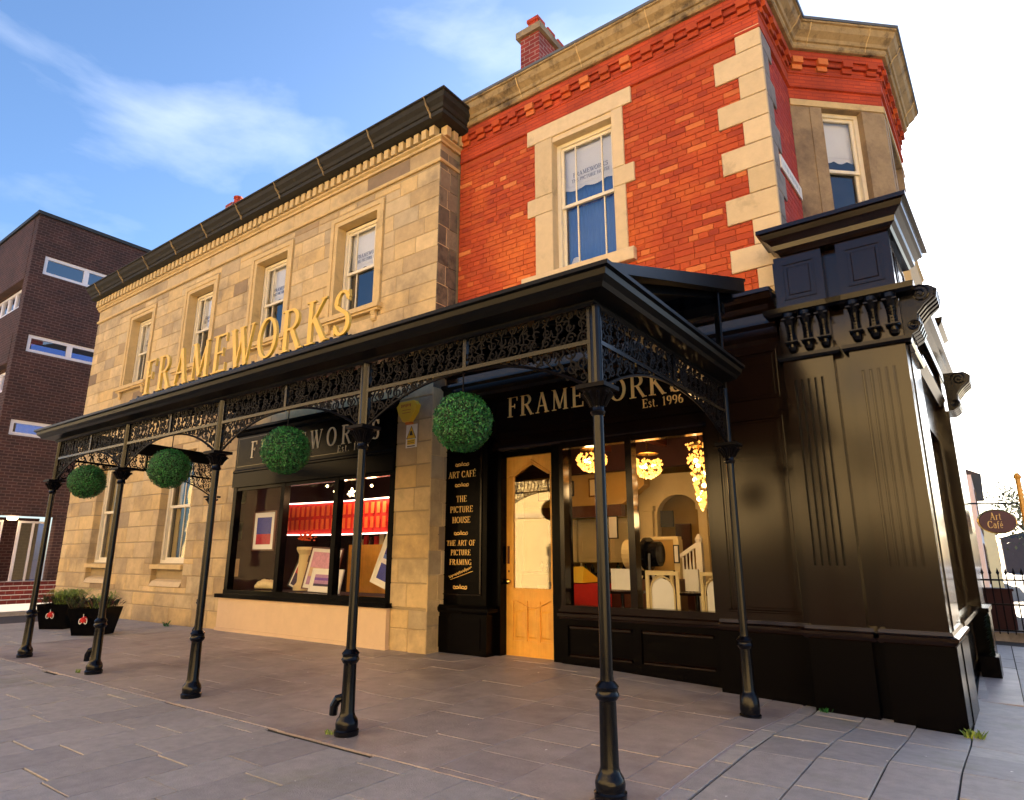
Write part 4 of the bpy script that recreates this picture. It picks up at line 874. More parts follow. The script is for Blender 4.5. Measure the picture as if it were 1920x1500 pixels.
# cafe window
wx0, wx1 = -5.06, -2.76
m = MB()
m.box(wx0, wx0 + .07, 8.14, 8.30, .79, 3.12); m.box(wx1 - .08, wx1, 8.14, 8.30, .79, 3.12); m.box(-3.97, -3.87, 8.14, 8.30, .79, 3.12); m.box(wx0 + .07, wx1 - .08, 8.15, 8.29, 3.04, 3.12); m.box(wx0, wx1, 8.12, 8.32, .735, .79); m.build('window_frame', M_dark, SF_)
for a, b in ((wx0 + .07, -3.97), (-3.87, wx1 - .08)): m = MB(); m.add([(a, 8.22, .79), (b, 8.22, .79), (b, 8.22, 3.04), (a, 8.22, 3.04)], [(0, 1, 2, 3)]); m.build('pane', M_glass, SF_)
m = MB(); moulding(m, [(-.06, .60), (.02, .60), (.04, .63), (.08, .64), (.08, .68), (.04, .70), (.04, .735), (-.06, .735)], [(-5.10, 8.16), (-2.74, 8.16)]); m.build('window_sill', M_dark, SF_)
m = MB(); m.box(-5.08, -2.74, 8.2, 8.4, -.3, .6); 
m.box(-5.08, -2.74, 8.17, 8.2, -.3, .1); m.box(-5.08, -2.74, 8.17, 8.2, .52, .6)
for a, b in ((-5.08, -4.98), (-3.98, -3.86), (-2.86, -2.74)): m.box(a, b, 8.17, 8.2, .1, .52)
m.build('stall_riser', M_dark2, SF_)
m = MB(); m.prismx([(8.165, .475), (8.165, .5), (8.19, .525), (8.2, .525), (8.2, .475)], -4.95, -4.01); m.prismx([(8.165, .475), (8.165, .5), (8.19, .525), (8.2, .525), (8.2, .475)], -3.83, -2.9)
m.prismx([(8.165, .1), (8.165, .12), (8.2, .14), (8.2, .1)], -4.95, -4.01); m.prismx([(8.165, .1), (8.165, .12), (8.2, .14), (8.2, .1)], -3.83, -2.9); m.build('riser_moulding', M_dark, SF_)
# panel section between window and pilasters
m = MB(); m.box(-2.74, -1.70, 8.0, 8.3, .6, 4.05); m.build('wall_panel', M_dark, SF_)
m = MB(); m.box(-2.755, -2.742, 8.05, 8.3, .7, 3.3); m.build('side_stile', M_dark, SF_)
for (a, b, c, d) in ((-2.62, -1.80, .82, 3.12), (-2.62, -1.80, 3.34, 3.96)):
    m = MB(); bead(m, a, b, c, d, 8.0, .035, .025); bead(m, a + .05, b - .05, c + .05, d - .05, 8.0, .015, .008); m.build('panel_bead', M_dark, SF_)
m = MB(); m.box(-2.76, -1.70, 7.96, 8.3, -.35, .6); m.build('panel_base', M_dark2, SF_)
# pilasters
def pilaster(x0, x1, y, nfl, corner=False):
    P_ = MB(); st = []
    fl0, fl1 = x0 + .10, x1 - .12; n = nfl; gw = .03; step = (fl1 - fl0 - gw) / (n - 1)
    gs = [(fl0 + step * i, fl0 + step * i + gw) for i in range(n)]
    for c in cells(x0, x1, .72, 3.72, [(a, b, 1.36, 3.48) for a, b in gs]): P_.box(c[0], c[1], y, y + .06, c[2], c[3])
    P_.box(x0, x1, y + .045, y + .3, .72, 3.72); o = P_.build('pilaster', M_dark, SF_)
    m = MB(); m.box(x0 - .03, x1 + .03, y - .04, y + .3, -.4, .6); m.build('pilaster_base', M_dark2, o)
    for i, (a, b) in enumerate(gs): f_ = MB(); f_.tube([(b - .004, y + .002, 1.355), (b - .004, y + .002, 3.485)], .0065, 6); f_.build('flute_highlight_bead', M_dark, o); f_ = MB(); f_.box(a + .001, b - .001, y + .030, y + .0445, 1.361, 3.479); f_.build('flute_shade', M_gut, o)  # black bed paints shade into the groove; edge bead stands for its highlight
    return o
def console(x, y, z0, z1, hw=.078, M=None, parent=None):
    H = z1 - z0; prof = [(0, .3, .02), (.04, .55, .05), (.12, .72, .075), (.2, .6, .08), (.22, .95, .10), (.27, 1., .10), (.30, .7, .075), (.5, .62, .08), (.7, .72, .10), (.82, .85, .125), (.9, 1., .15), (1., 1.0, .15)]
    m = MB(M); k = 8; vs = []; fs = []
    for t, w_, p in prof:
        for j in range(k + 1): q = math.pi * j / k; vs.append((x - hw * w_ * math.cos(q), y - p * math.sin(q) ** .7, z0 + H * t))
    n = len(prof)
    for i in range(n - 1):
        for j in range(k): fs.append((i * (k + 1) + j, i * (k + 1) + j + 1, (i + 1) * (k + 1) + j + 1, (i + 1) * (k + 1) + j))
    vs = [(a_, y + (b_ - y) * 1.25, c_) for a_, b_, c_ in vs]; m.add(vs, fs)
    # leaf lobes
    for i in range(5):
        for sx in (-1, 0, 1):
            zc = z0 + H * (.34 + i * .075); m.lathe([(.001, -.012), (.014, 0), (.001, .014)], (x + sx * hw * .4, y - .085 - .006 * i, zc), 6)
    m.tube([(x - hw * .9, y - .13, z0 + H * .25), (x + hw * .9, y - .13, z0 + H * .25)], .012, 5); m.tube([(x - hw * .9, y - .15, z0 + H * .86), (x + hw * .9, y - .15, z0 + H * .86)], .014, 5)
    return m.build('console', M_black, parent)
YP = 7.85
m = MB(); m.box(-1.72, -.45, 7.95, 8.25, -.4, 5.05); m.build('pier_back', M_dark, SF_)
m = MB(); m.box(-1.115, -1.015, 7.93, 7.949, -.4, .6); m.build('recess_base', M_dark2, SF_)
pA = pilaster(-1.69, -1.15, YP, 5); pB = pilaster(-.98, -.43, YP, 5)
for o, a, b, cs in ((pA, -1.69, -1.12, (-1.56, -1.38, -1.20)), (pB, -.99, -.41, (-.87, -.69, -.51))):
    path_ = [(a, 7.96), (a, YP), (b, YP), (b, 7.96)]
    m = MB(); moulding(m, [(-.3, 3.72), (.04, 3.72), (.055, 3.75), (.055, 3.79), (-.3, 3.80)], path_); m.build('lower_shelf', M_black, o)
    m = MB(); moulding(m, [(-.3, 4.27), (.10, 4.27), (.14, 4.30), (.15, 4.36), (-.3, 4.37)], path_); m.build('upper_shelf', M_black, o)
    m = MB(); m.box(a + .01, b - .02, YP + .01, 8.0, 3.8, 4.27); m.build('console_back', M_dark, o)
    for c in cs: console(c, YP + .01, 3.81, 4.27, parent=o)
    m = MB(); m.box(a + .01, b - .02, YP - .02, 8.0, 4.37, 5.06); bo = m.build('attic_block', M_dark, o)
    m = MB(); c0, c1 = a + .12, b - .13
    m.add([(c0, YP - .021, 4.5), (c1, YP - .021, 4.5), (c1, YP - .021, 4.93), (c0, YP - .021, 4.93), (c0 + .02, YP - .005, 4.52), (c1 - .02, YP - .005, 4.52), (c1 - .02, YP - .005, 4.91), (c0 + .02, YP - .005, 4.91), (c0 + .045, YP - .03, 4.545), (c1 - .045, YP - .03, 4.545), (c1 - .045, YP - .03, 4.885), (c0 + .045, YP - .03, 4.885)],
          [(0, 1, 5, 4), (1, 2, 6, 5), (2, 3, 7, 6), (3, 0, 4, 7), (4, 5, 9, 8), (5, 6, 10, 9), (6, 7, 11, 10), (7, 4, 8, 11), (8, 9, 10, 11)])
    bead(m, c0 - .02, c1 + .02, 4.48, 4.95, YP - .02, .016, .014); m.build('raised_panel', M_dark, o)
# side face frame
FS = FR(-.43, YP, 90 + PH); s2 = Vector((math.cos(R(90 + PH)), math.sin(R(90 + PH))))
def SP(t, off=0): return (-.43 + s2.x * t + s2.y * off, YP + s2.y * t - s2.x * off)
prof_c = [(-.3, 5.06), (.05, 5.06), (.07, 5.09), (.11, 5.12), (.12, 5.18), (.17, 5.23), (.2, 5.25), (.22, 5.31), (.26, 5.32), (.26, 5.37), (-.3, 5.42)]
m = MB(); moulding(m, prof_c, [(-1.54, 8.2), (-1.54, YP), (-.45, YP), SP(1.3, 0), SP(1.3, -.6)]); m.build('attic_cornice', M_dark, SF_)
m = MB(FS); m.box(.0, .45, .012, .5, .72, 4.37); m.box(.46, 1.3, .0, .5, .72, 4.37); m.box(.03, 1.28, .02, .5, 4.37, 5.06); m.build('side_pier', M_dark, SF_)
m = MB(FS); m.box(-.02, .45, -.04, .5, -.4, .6); m.box(.465, 1.3, -.05, .5, -.4, .6); m.build('side_pier_base', M_dark2, SF_)
dado = [(-.1, .60), (.03, .60), (.055, .63), (.07, .65), (.07, .68), (.03, .70), (.02, .735), (-.1, .735)]
m = MB(); moulding(m, dado, [(-2.74, 8.0), (-1.725, 8.0), (-1.725, YP + .0), (-1.11, YP), (-1.11, 7.98), (-1.02, 7.98), (-1.02, YP), (-.43, YP), SP(1.3), SP(1.3, -.2)]); m.build('dado_rail', M_dark, SF_)
for a, b in ((.08, .4), (.55, 1.22)):
    m = MB(FS); bead(m, a, b, 4.48, 4.95, .02 if True else 0, .02, .015); m.build('panel_bead', M_dark, SF_)
# scroll console on side
def scroll_console(t0, t1, off, z0, z1, name='scroll_bracket'):
    o = None; n = 9
    for k in range(n):
        ta = t0 + (t1 - t0) * k / n; tb = ta + (t1 - t0) / n * .78; g = (1 if k % 2 else .93)
        P_ = []
        H = z1 - z0
        for i in range(15): q = R(-100 + i * 20); P_.append((off - (.19 * g + .12 * g * math.cos(q)), z1 - .15 * H / .5 + .13 * H / .6 * math.sin(q)))
        P_ += [(off - .13, z1 - .0)]
        prof = [(off, z1), (off - .30 * g, z1 - .01), (off - .36 * g, z1 - H * .1), (off - .34 * g, z1 - H * .28), (off - .24 * g, z1 - H * .42), (off - .16 * g, z1 - H * .58), (off - .15 * g, z1 - H * .72), (off - .18 * g, z1 - H * .82), (off - .15 * g, z1 - H * .93), (off - .08 * g, z0), (off, z0)]
        m = MB(FS); m.prismx(prof, ta, tb)
        if o is None:
            # spiral line on the near face
            for (cx_, cz_, rr_, sgn) in ((off - .2, z1 - H * .19, .11, 1), (off - .1, z1 - H * .83, .06, -1)):
                m.tube([(ta - .006, cx_ + rr_ * (1 - i / 26) * math.cos(i * .55) * sgn, cz_ + rr_ * (1 - i / 26) * math.sin(i * .55)) for i in range(24)], .011, 5)
            o = m.build(name, M_black, SF_)
        else: m.build('rib', M_black, o)
    return o
scroll_console(.06, .62, 0.0, 3.82, 4.36)
m = MB(); moulding(m, [(-.1, 3.72), (.05, 3.72), (.07, 3.75), (.07, 3.79), (-.1, 3.80)], [SP(0), SP(.45)]); moulding(m, [(-.1, 3.721), (.04, 3.721), (.06, 3.75), (.06, 3.79), (-.1, 3.801)], [SP(.48), SP(1.3)]); m.build('side_shelf', M_dark, SF_)
# side shop window
m = MB(FS); m.box(1.3, 4.3, .1, .5, 3.3, 4.35); m.build('side_fascia', M_dark, SF_)
m = MB(); moulding(m, [(-.15, 4.35), (.03, 4.35), (.05, 4.4), (.12, 4.46), (.18, 4.5), (.2, 4.56), (-.15, 4.6)], [SP(1.3, 0), SP(5.4, 0)]); m.build('side_cornice', M_dark, SF_)
m = MB(); moulding(m, [(-.15, 3.78), (.02, 3.78), (.06, 3.82), (.10, 3.86), (.10, 3.9), (-.15, 3.92)], [SP(1.3, -.05), SP(4.2, -.05)]); m.build('side_moulding', M_dark, SF_)
m = MB(FS); m.box(1.3, 1.42, .1, .3, .78, 3.3); m.box(4.0, 4.3, .1, .3, .78, 3.3); m.box(2.6, 2.7, .12, .28, .78, 3.3); m.box(1.42, 4.0, .1, .3, 3.2, 3.3); m.box(1.3, 4.3, .08, .3, .74, .78); m.build('side_window_frame', M_dark, SF_)
m = MB(FS); m.box(1.3, 4.25, -.04, .3, .68, .74); m.build('side_window_sill', M_dark, SF_)
m = MB(FS); m.box(1.3, 4.3, .08, .4, -.4, .68); m.build('side_stall_riser', M_dark2, SF_)
for a, b in ((1.5, 2.55), (2.75, 4.1)): m = MB(FS); bead(m, a, b, .0, .55, .08, .03, .02); m.build('panel_bead', M_dark, SF_)
for a, b in ((1.42, 2.6), (2.7, 4.0)): m = MB(FS); m.add([(a, .2, .78), (b, .2, .78), (b, .2, 3.2), (a, .2, 3.2)], [(0, 1, 2, 3)]); m.build('pane', M_glassu, SF_)
m = MB(FS); m.box(4.3, 5.2, -.07, .4, .72, 3.72); m.box(4.35, 5.15, -.02, .4, 3.72, 5.0); m.build('side_pilaster', M_dark, SF_)
m = MB(FS); m.box(4.26, 5.25, -.13, .4, -.4, .66); m.box(4.24, 5.27, -.15, .4, .66, .72); m.build('side_pilaster_base', M_dark2, SF_)
m = MB(); moulding(m, [(-.1, 5.0), (.02, 5.0), (.08, 5.08), (.16, 5.16), (.18, 5.24), (-.1, 5.26)], [SP(4.3, -.3), SP(4.3, 0.02), SP(5.2, .02), SP(5.2, -.3)]); m.build('side_capital', M_dark, SF_)
scroll_console(4.4, 5.1, -.06, 3.74, 4.36)
m = MB(FS); m.box(5.2, 10, .1, .5, -.4, 4.5); m.build('side_shop_wall', M_dark, SF_)
m = MB(); vs = [(-1.75, 8.03), SP(.2, -.25), SP(10, -.2), (-1.6, 17.5), (-1.75, 17.5)]; m.add([(p[0], p[1], 4.62) for p in vs] + [(p[0], p[1], 4.52) for p in vs], [(0, 1, 2, 3, 4), (9, 8, 7, 6, 5), (0, 5, 6, 1), (1, 6, 7, 2)]); m.build('shopfront_roof', M_lead, SF_)
# bay underside support block between shop roof and bay
# ================================================================= CAFE INTERIOR
CI = empty('cafe_interior', (-4.3, 10.5, 0), 'warm ochre painted room with arched alcove seen through the cafe window', 'room')
m = MB(); m.box(-9.1, -1.9, 12.6, 12.7, -.1, 3.7); m.build('back_wall', M_wallint, CI)
m = MB(); m.box(-9.1, -9.0, 11.2, 12.6, -.1, 3.7); m.build('side_wall', M_wallint, CI)
m = MB(); m.box(-7.44, -7.34, 8.5, 9.3, -.1, 3.7); m.build('side_wall', M_wallint, CI)
m = MB(); m.box(-2.0, -1.9, 8.4, 12.6, -.1, 3.7); m.build('side_wall', M_curt, CI)
m = MB(); m.box(-9.0, -2.0, 8.5, 12.6, 3.6, 3.7); m.build('ceiling', M_wallcr, CI)
m = MB(); m.box(-9.0, -.9, 8.42, 12.7, -.2, -.01); m.build('floor', M_floorint, CI)
for x in (-6.9, -5.6, -4.5, -3.7, -2.9): m = MB(); m.box(x, x + .16, 8.5, 12.6, 3.36, 3.6); m.build('ceiling_beam', M_plum, CI)
m = MB(); m.box(-9., -2.0, 10.6, 10.8, 3.0, 3.6); m.build('bulkhead', M_curt, CI)
m = MB(); m.box(-9., -5.45, 11.0, 11.25, 2.42, 3.35); m.prism([(-5.45, 2.42), (-5.45, 3.35), (-5.0, 3.35), (-5.0, 2.75)], 11.0, 11.25); m.build('bulkhead', M_wallint, CI)
m = MB(); m.box(-9., -5.5, 11.02, 11.2, 2.2, 2.42); m.build('bulkhead_beam', M_plum, CI)
m = MB(); n = 14; ax, aw, az = -4.62, .42, 2.2
pts = [(ax + aw * math.cos(math.pi * i / n), az + aw * .95 * math.sin(math.pi * i / n)) for i in range(n + 1)]
for i in range(n):
    a, b = pts[i], pts[i + 1]; m.add([(a[0], 11.6, a[1]), (b[0], 11.6, b[1]), (b[0], 11.6, 3.0), (a[0], 11.6, 3.0), (a[0], 11.8, a[1]), (b[0], 11.8, b[1])], [(0, 3, 2, 1), (0, 1, 5, 4)])
m.box(-5.4, ax - aw, 11.6, 11.8, 0, 3.0); m.box(ax + aw, -2.0, 11.6, 11.8, 0, 3.0); m.build('arch', M_wallcr, CI)
for x in (-5.25, -4.2): m = MB(); m.box(x, x + .16, 11.5, 11.6, 0, 2.3); m.build('pilaster', M_wallcr, CI); m = MB(); m.box(x - .03, x + .19, 11.47, 11.6, 2.3, 2.4); m.build('pilaster_cap', M_wallcr, CI)
m = MB(); m.box(-5.05, -4.75, 12.5, 12.6, 0, 2.1); m.build('inner_door', M_plum, CI)
cb = empty('wall_cabinet', (-6.4, 12.3, 1.2), 'cream wall cupboards on the left back wall of the cafe', 'cabinet')
for x in (-7.5, -6.78, -6.06): m = MB(); m.box(x, x + .68, 11.6, 12.6, 1.35, 2.2); o = m.build('cupboard', M_wallcr, cb); m = MB(); bead(m, x + .08, x + .6, 1.43, 2.12, 11.6, .02, .01); m.build('door_bead', M_wallcr, o)
ct = empty('cafe_counter', (-6.3, 10.9, 0), 'dark wooden cafe counter crowded with bottles behind the left window pane', 'counter')
m = MB(); m.box(-8.2, -5.2, 10.9, 11.4, 0, 1.12); m.build('cabinet', M_plum, ct); m = MB(); m.box(-8.25, -5.15, 10.85, 11.45, 1.12, 1.17); m.build('worktop', M_black, ct)
r_ = random.Random(8)
for k in range(14):
    m = MB(); h = r_.uniform(.14, .3); m.lathe([(.035, 1.17), (.04, 1.17 + h * .6), (.014, 1.17 + h * .75), (.016, 1.17 + h)], (-7.4 + k * .155, 11.0 + r_.uniform(0, .2), 0), 8); m.build('bottle', (M_black, M_plum, M_wallcr, M_leafd)[k % 4], ct)
m = MB(); m.box(-5.75, -5.12, 9.3, 9.8, 0, 1.03); tag(m.build('drawer_unit', M_red), 'red low cabinet inside the left cafe pane', 'cabinet')
m = MB(); m.prismx([(9.25, 1.05), (9.3, 1.30), (9.8, 1.1), (9.8, 1.05)], -6.0, -5.35); tag(m.build('newspaper', M_yellow), 'yellow folded paper lying on the red cabinet', 'paper')
cf = empty('coffee_machine', (-4.6, 10.1, 1.1), 'cream and black barrel shaped coffee machine on the counter', 'coffee machine')
def hcyl(mb, cx, cz, r, x0, x1, y, k=20, a0=0, a1=360):
    pts = [(y + r * math.cos(R(a0 + (a1 - a0) * i / k)), cz + r * math.sin(R(a0 + (a1 - a0) * i / k))) for i in range(k)]; mb.prismx(pts, x0, x1)
m = MB(); hcyl(m, 0, 1.50, .24, -4.95, -4.62, 10.1); m.build('drum', M_wallcr, cf)
m = MB(); hcyl(m, 0, 1.50, .27, -4.62, -4.54, 10.1); m.build('drum_end', M_black, cf)
m = MB(); hcyl(m, 0, 1.50, .2, -4.54, -4.36, 10.1); m.build('drum_motor', M_black, cf)
m = MB(); m.box(-4.9, -4.25, 9.9, 10.4, 1.1, 1.24); m.build('base', M_black, cf)
m = MB(); m.tube([(-4.45, 9.85, 1.2), (-4.45, 9.85, 1.4), (-4.47, 9.9, 1.5)], .02, 8); m.build('spout', M_lead, cf)
m = MB(); m.box(-5.1, -4.1, 9.85, 10.5, 0, 1.10); tag(m.build('side_counter', M_plum), 'dark side counter carrying the barrel coffee machine', 'counter')
bs = empty('balustrade', (-4.0, 10.6, 0), 'white stair balustrade rising at the back right of the cafe', 'railing')
for k in range(6):
    m = MB(); x = -4.2 + k * .06; h = .9 + k * .05; m.lathe([(.016, h), (.012, h + .1), (.022, h + .22), (.012, h + .38), (.016, h + .5)], (x, 10.5, 0), 8); m.build('spindle', M_whitep, bs)
m = MB(); m.box(-3.9, -3.8, 10.45, 10.55, 0, 1.68); m.lathe([(.05, 1.68), (.065, 1.74), (.02, 1.82)], (-3.85, 10.5, 0), 10); m.build('newel_post', M_whitep, bs)
m = MB(); m.prism([(-4.2, 1.42), (-3.88, 1.62), (-3.88, 1.69), (-4.2, 1.49)], 10.47, 10.53); m.build('handrail', M_whitep, bs)
m = MB(); m.box(-4.68, -4.26, 10.5, 10.6, 0, 1.74); o = tag(m.build('partition', M_wallint), 'ochre half height partition with cream cap in front of the stair', 'partition')
m = MB(); m.box(-4.72, -4.2, 10.46, 10.64, 1.74, 1.79); m.build('cap', M_wallcr, o)
m = MB(); m.box(-4.27, -4.18, 10.44, 10.62, 0, 1.739); m.build('end_post', M_wallcr, o)
for i, (x, y, z_, w_, h) in enumerate(((-5.62, 10.90, 1.78, .2, .42), (-4.22, 10.42, 1.35, .1, .3))):
    o = empty('notice_frame', (x, y, z_), ('small dark framed notice hanging left of the window mullion', 'small dark framed notice on the partition end')[i], 'frame')
    m = MB(); m.box(x - w_ / 2, x + w_ / 2, y, y + .02, z_, z_ + h); m.build('frame', M_blackp, o); m = MB(); m.box(x - w_ / 2 + .02, x + w_ / 2 - .02, y - .004, y, z_ + .02, z_ + h - .02); m.build('notice', M_whitep, o)
m = MB(); m.box(-3.75, -3.2, 11.3, 11.34, 1.3, 2.5); tag(m.build('dark_board', M_curt), 'tall dark board hanging on the right back wall of the cafe', 'board')
m = MB(); m.box(-4.95, -4.7, 11.55, 11.6, 2.0, 2.3); tag(m.build('small_picture', M_blackp), 'small dark picture above the arch in the cafe', 'picture')
cl = random.Random(31)
for k, (x, z_, w_, h, mt) in enumerate(((-7.2, 2.55, .28, .34, M_plum), (-6.6, 2.62, .22, .3, M_blackp), (-6.0, 2.58, .3, .36, M_brass))):
    o = empty('wall_picture', (x, 10.97, z_), ('left', 'middle', 'right')[k] + ' small framed print on the ochre bulkhead of the cafe', 'picture')
    m = MB(); m.box(x - w_ / 2, x + w_ / 2, 10.97, 10.995, z_, z_ + h); m.build('frame', mt, o); m = MB(); m.box(x - w_ / 2 + .03, x + w_ / 2 - .03, 10.962, 10.969, z_ + .03, z_ + h - .03); m.build('print', M_wallcr, o)
cu = empty('crockery', (-4.5, 10.0, 1.24), 'white cups and jars stacked beside the coffee machine', 'crockery')
for k in range(9):
    x = -5.02 + k * .1; m = MB(); h = cl.uniform(.05, .12); m.lathe([(.02, 1.101), (.032, 1.101 + h * .6), (.035, 1.101 + h)], (x, 9.92 - .02 * (k % 2), 0), 9); m.build('cup', (M_whitep, M_wallcr, M_black)[k % 3], cu)
m = MB()
for k in range(5): m.box(-7.3 + k * .3, -7.12 + k * .3, 10.86, 10.9, .5 + .06 * (k % 2), .9); 
o = tag(m.build('menu_boards', M_whitep, kind='stuff'), 'row of small pale cards fixed to the front of the cafe counter', 'cards')
# chandeliers
def chandelier(x, y, z, rad, h, label, long=False):
    o = empty('chandelier', (x, y, z), label, 'chandelier', 'lit crystal chandeliers in the cafe')
    r_ = random.Random(int(x * 97)); m = MB(); m.tube([(x, y, z + h * .4), (x, y, 3.6)], .012, 6); m.lathe([(.05, 3.55), (.06, 3.6)], (x, y, 0), 10); m.lathe([(rad * .7, z + h * .45), (rad * .75, z + h * .47), (rad * .3, z + h * .52)], (x, y, 0), 16); m.build('stem', M_brass, o)
    m = MB()
    for _ in range(240 if not long else 300):
        if long:
            t = r_.random(); rr_ = rad * (1 - t) ** .6 * r_.uniform(.5, 1); a = r_.uniform(0, 6.28) + t * 3; p = (x + rr_ * math.cos(a), y + rr_ * math.sin(a), z + h * .5 - t * h)
        else:
            a = r_.uniform(0, 6.28); e = r_.uniform(-1, .6); rr_ = rad * math.sqrt(max(0, 1 - e * e)) * r_.uniform(.75, 1); p = (x + rr_ * math.cos(a), y + rr_ * math.sin(a), z + h * .45 * e)
        s_ = r_.uniform(.013, .026); m.lathe([(.001, -s_ * 1.3), (s_, 0), (.001, s_ * 1.1)], p, 5)
    m.build('crystal', M_crystal, o)
    m = MB()
    for k in range(5 if not long else 8):
        a = k * 2.4; rr_ = rad * .55; t = (k / 8) if long else .4
        m.lathe([(.001, -.035), (.03, -.015), (.034, 0), (.03, .015), (.001, .035)], (x + rr_ * (1 - t * .6) * math.cos(a), y + rr_ * (1 - t * .6) * math.sin(a), z + (h * .35 - t * h * .8 if long else -.0)), 10)
    m.build('bulb', M_bulb, o)
    pl = bpy.data.lights.new('chandelier_light', 'POINT'); pl.energy = 2.6; pl.color = (1, .60, .24); pl.shadow_soft_size = .12; po = bpy.data.objects.new('chandelier_light', pl); col.objects.link(po); po.location = (x, y, z - h * .5 - .12)
    return o
chandelier(-5.30, 9.6, 3.06, .27, .42, 'round lit crystal chandelier in the left cafe pane')
chandelier(-4.28, 9.6, 2.88, .24, .42, 'round lit crystal chandelier in the middle of the cafe window')
chandelier(-3.32, 9.3, 2.62, .21, .98, 'long cascading crystal chandelier at the right edge of the cafe window', True)
# chairs and tables
def chair(x, y, rz, label):
    o = empty('chair', (x, y, 0), label, 'chair', 'cream oval back cafe chairs'); o.rotation_euler.z = R(rz)
    def part(nm, mb_, mt, sm=False): q = mb_.build(nm, mt, None, centre=False, smooth=sm); q.parent = o; q.location = (0, 0, 0); return q
    m = MB(); t = .045
    m.box(-.24, -.24 + t, 0, .04, .62, 1.22); m.box(.24 - t, .24, 0, .04, .62, 1.22); m.box(-.24, .24, 0, .04, 1.2, 1.25); m.box(-.24 + t, .24 - t, 0, .04, .62, .67); part('back_frame', m, M_wallcr)
    m = MB(); P = [(-.15, .68), (.15, .68)] + [(.15 * math.cos(R(i * 15)), .98 + .17 * math.sin(R(i * 15))) for i in range(13)]; m.prism(P, .008, .03); part('back_pad', m, M_blind)
    m = MB(); m.tube([(p[0] * 1.12, 0, .68 + (p[1] - .68) * 1.06) for p in P[1:]] + [(-.168, 0, .68)], .012, 5); part('back_rim', m, M_wallcr)
    m = MB(); m.box(-.25, .25, .04, .5, .55, .63); part('seat', m, M_blind)
    for sx in (-.22, .18):
        for sy in (.02, .44): m = MB(); m.box(sx, sx + .04, sy, sy + .04, 0, .55); part('leg', m, M_wallcr)
    return o
chair(-3.82, 8.85, 8, 'cream chair with an arched padded back behind the sill, left of the table')
chair(-3.05, 8.85, -12, 'cream chair with an arched padded back at the far right of the cafe window')
chair(-4.15, 9.55, 170, 'cream chair further back behind the first cafe chair')
def table(x, y, label):
    o = empty('cafe_table', (x, y, 0), label, 'table', 'dark round cafe tables')
    m = MB(); m.lathe([(.34, .93), (.35, .95), (.34, .97)], (x, y, 0), 20); m.build('table_top', M_dark, o); m = MB(); m.lathe([(.22, 0), (.2, .03), (.03, .06), (.03, .93)], (x, y, 0), 12); m.build('pedestal', M_black, o)
table(-3.45, 9.2, 'dark round table between the two front chairs'); table(-4.55, 9.05, 'dark round table left of the window mullion')
for i, (x, y, w_) in enumerate(((-3.48, 9.1, .2), (-4.5, 8.92, .32))):
    m = MB(); m.box(x - w_ / 2, x + w_ / 2, y, y + .05, .98, 1.28); m.box(x - w_ * .3, x - w_ * .25, y - .004, y, 1.0, 1.26); m.box(x - .02, x + .03, y - .006, y, 1.08, 1.10)
    tag(m.build('menu_card', M_whitep), ('white menu card on the table between the front chairs', 'wide white menu card on the table left of the mullion')[i], 'menu')
# ================================================================= CANOPY
KX = [-2.11, -4.59, -7.1, -9.5, -11.88]; KY = 3.93
CN = empty('canopy', (-7, 5.4, 0), 'long black cast iron verandah canopy with lacy friezes on slim columns', 'canopy')
prof_low = [(.125, 0), (.13, .04), (.115, .05), (.12, .09), (.11, .12), (.085, .15), (.075, .18), (.068, .56), (.085, .575), (.098, .595), (.085, .615), (.085, .63), (.096, .645), (.07, .67), (.05, .68), (.047, .72), (.043, 2.42), (.055, 2.43), (.06, 2.45), (.05, 2.465), (.05, 2.49)]
def post(x, y, zb=0., top=3.25, shoe=False):
    m = MB(); m.lathe([(r_ * (.80 if z_ < .68 else .9), z_ + (zb if z_ < .1 else 0)) for r_, z_ in prof_low], (x, y, 0), 18); o = m.build('post', M_black, CN, smooth=True)
    for p in o.data.polygons: pass
    m = MB(); m.lathe([(.05, 2.49), (.06, 2.53), (.085, 2.58), (.10, 2.61)], (x, y, 0), 16); m.box(x - .115, x + .115, y - .115, y + .115, 2.61, 2.64)
    for k in range(12):
        a = k * math.pi / 6; ca, sa = math.cos(a), math.sin(a)
        m.tube([(x + ca * .05, y + sa * .05, 2.49), (x + ca * .075, y + sa * .075, 2.54), (x + ca * .11, y + sa * .11, 2.58), (x + ca * .12, y + sa * .12, 2.565)], [.012, .014, .012, .006], 5)
    m.build('capital', M_iron, o)
    m = MB(); m.lathe([(.04, 2.64), (.04, top)], (x, y, 0), 12); m.build('upper_shaft', M_black, o)
    # shoe spout
    if shoe: m = MB(); m.tube([(x - .03, y - .02, .30), (x - .075, y - .045, .28), (x - .105, y - .06, .22), (x - .11, y - .06, .15)], [.03, .038, .036, .034], 8); m.build('drain_shoe', M_black, o)
    return o
for i_, x in enumerate(KX): post(x, KY, shoe=i_ in (1, 3))
post(-2.12, 6.87, gz(-2.12, 6.87) - .02); post(-12.5, 6.9)
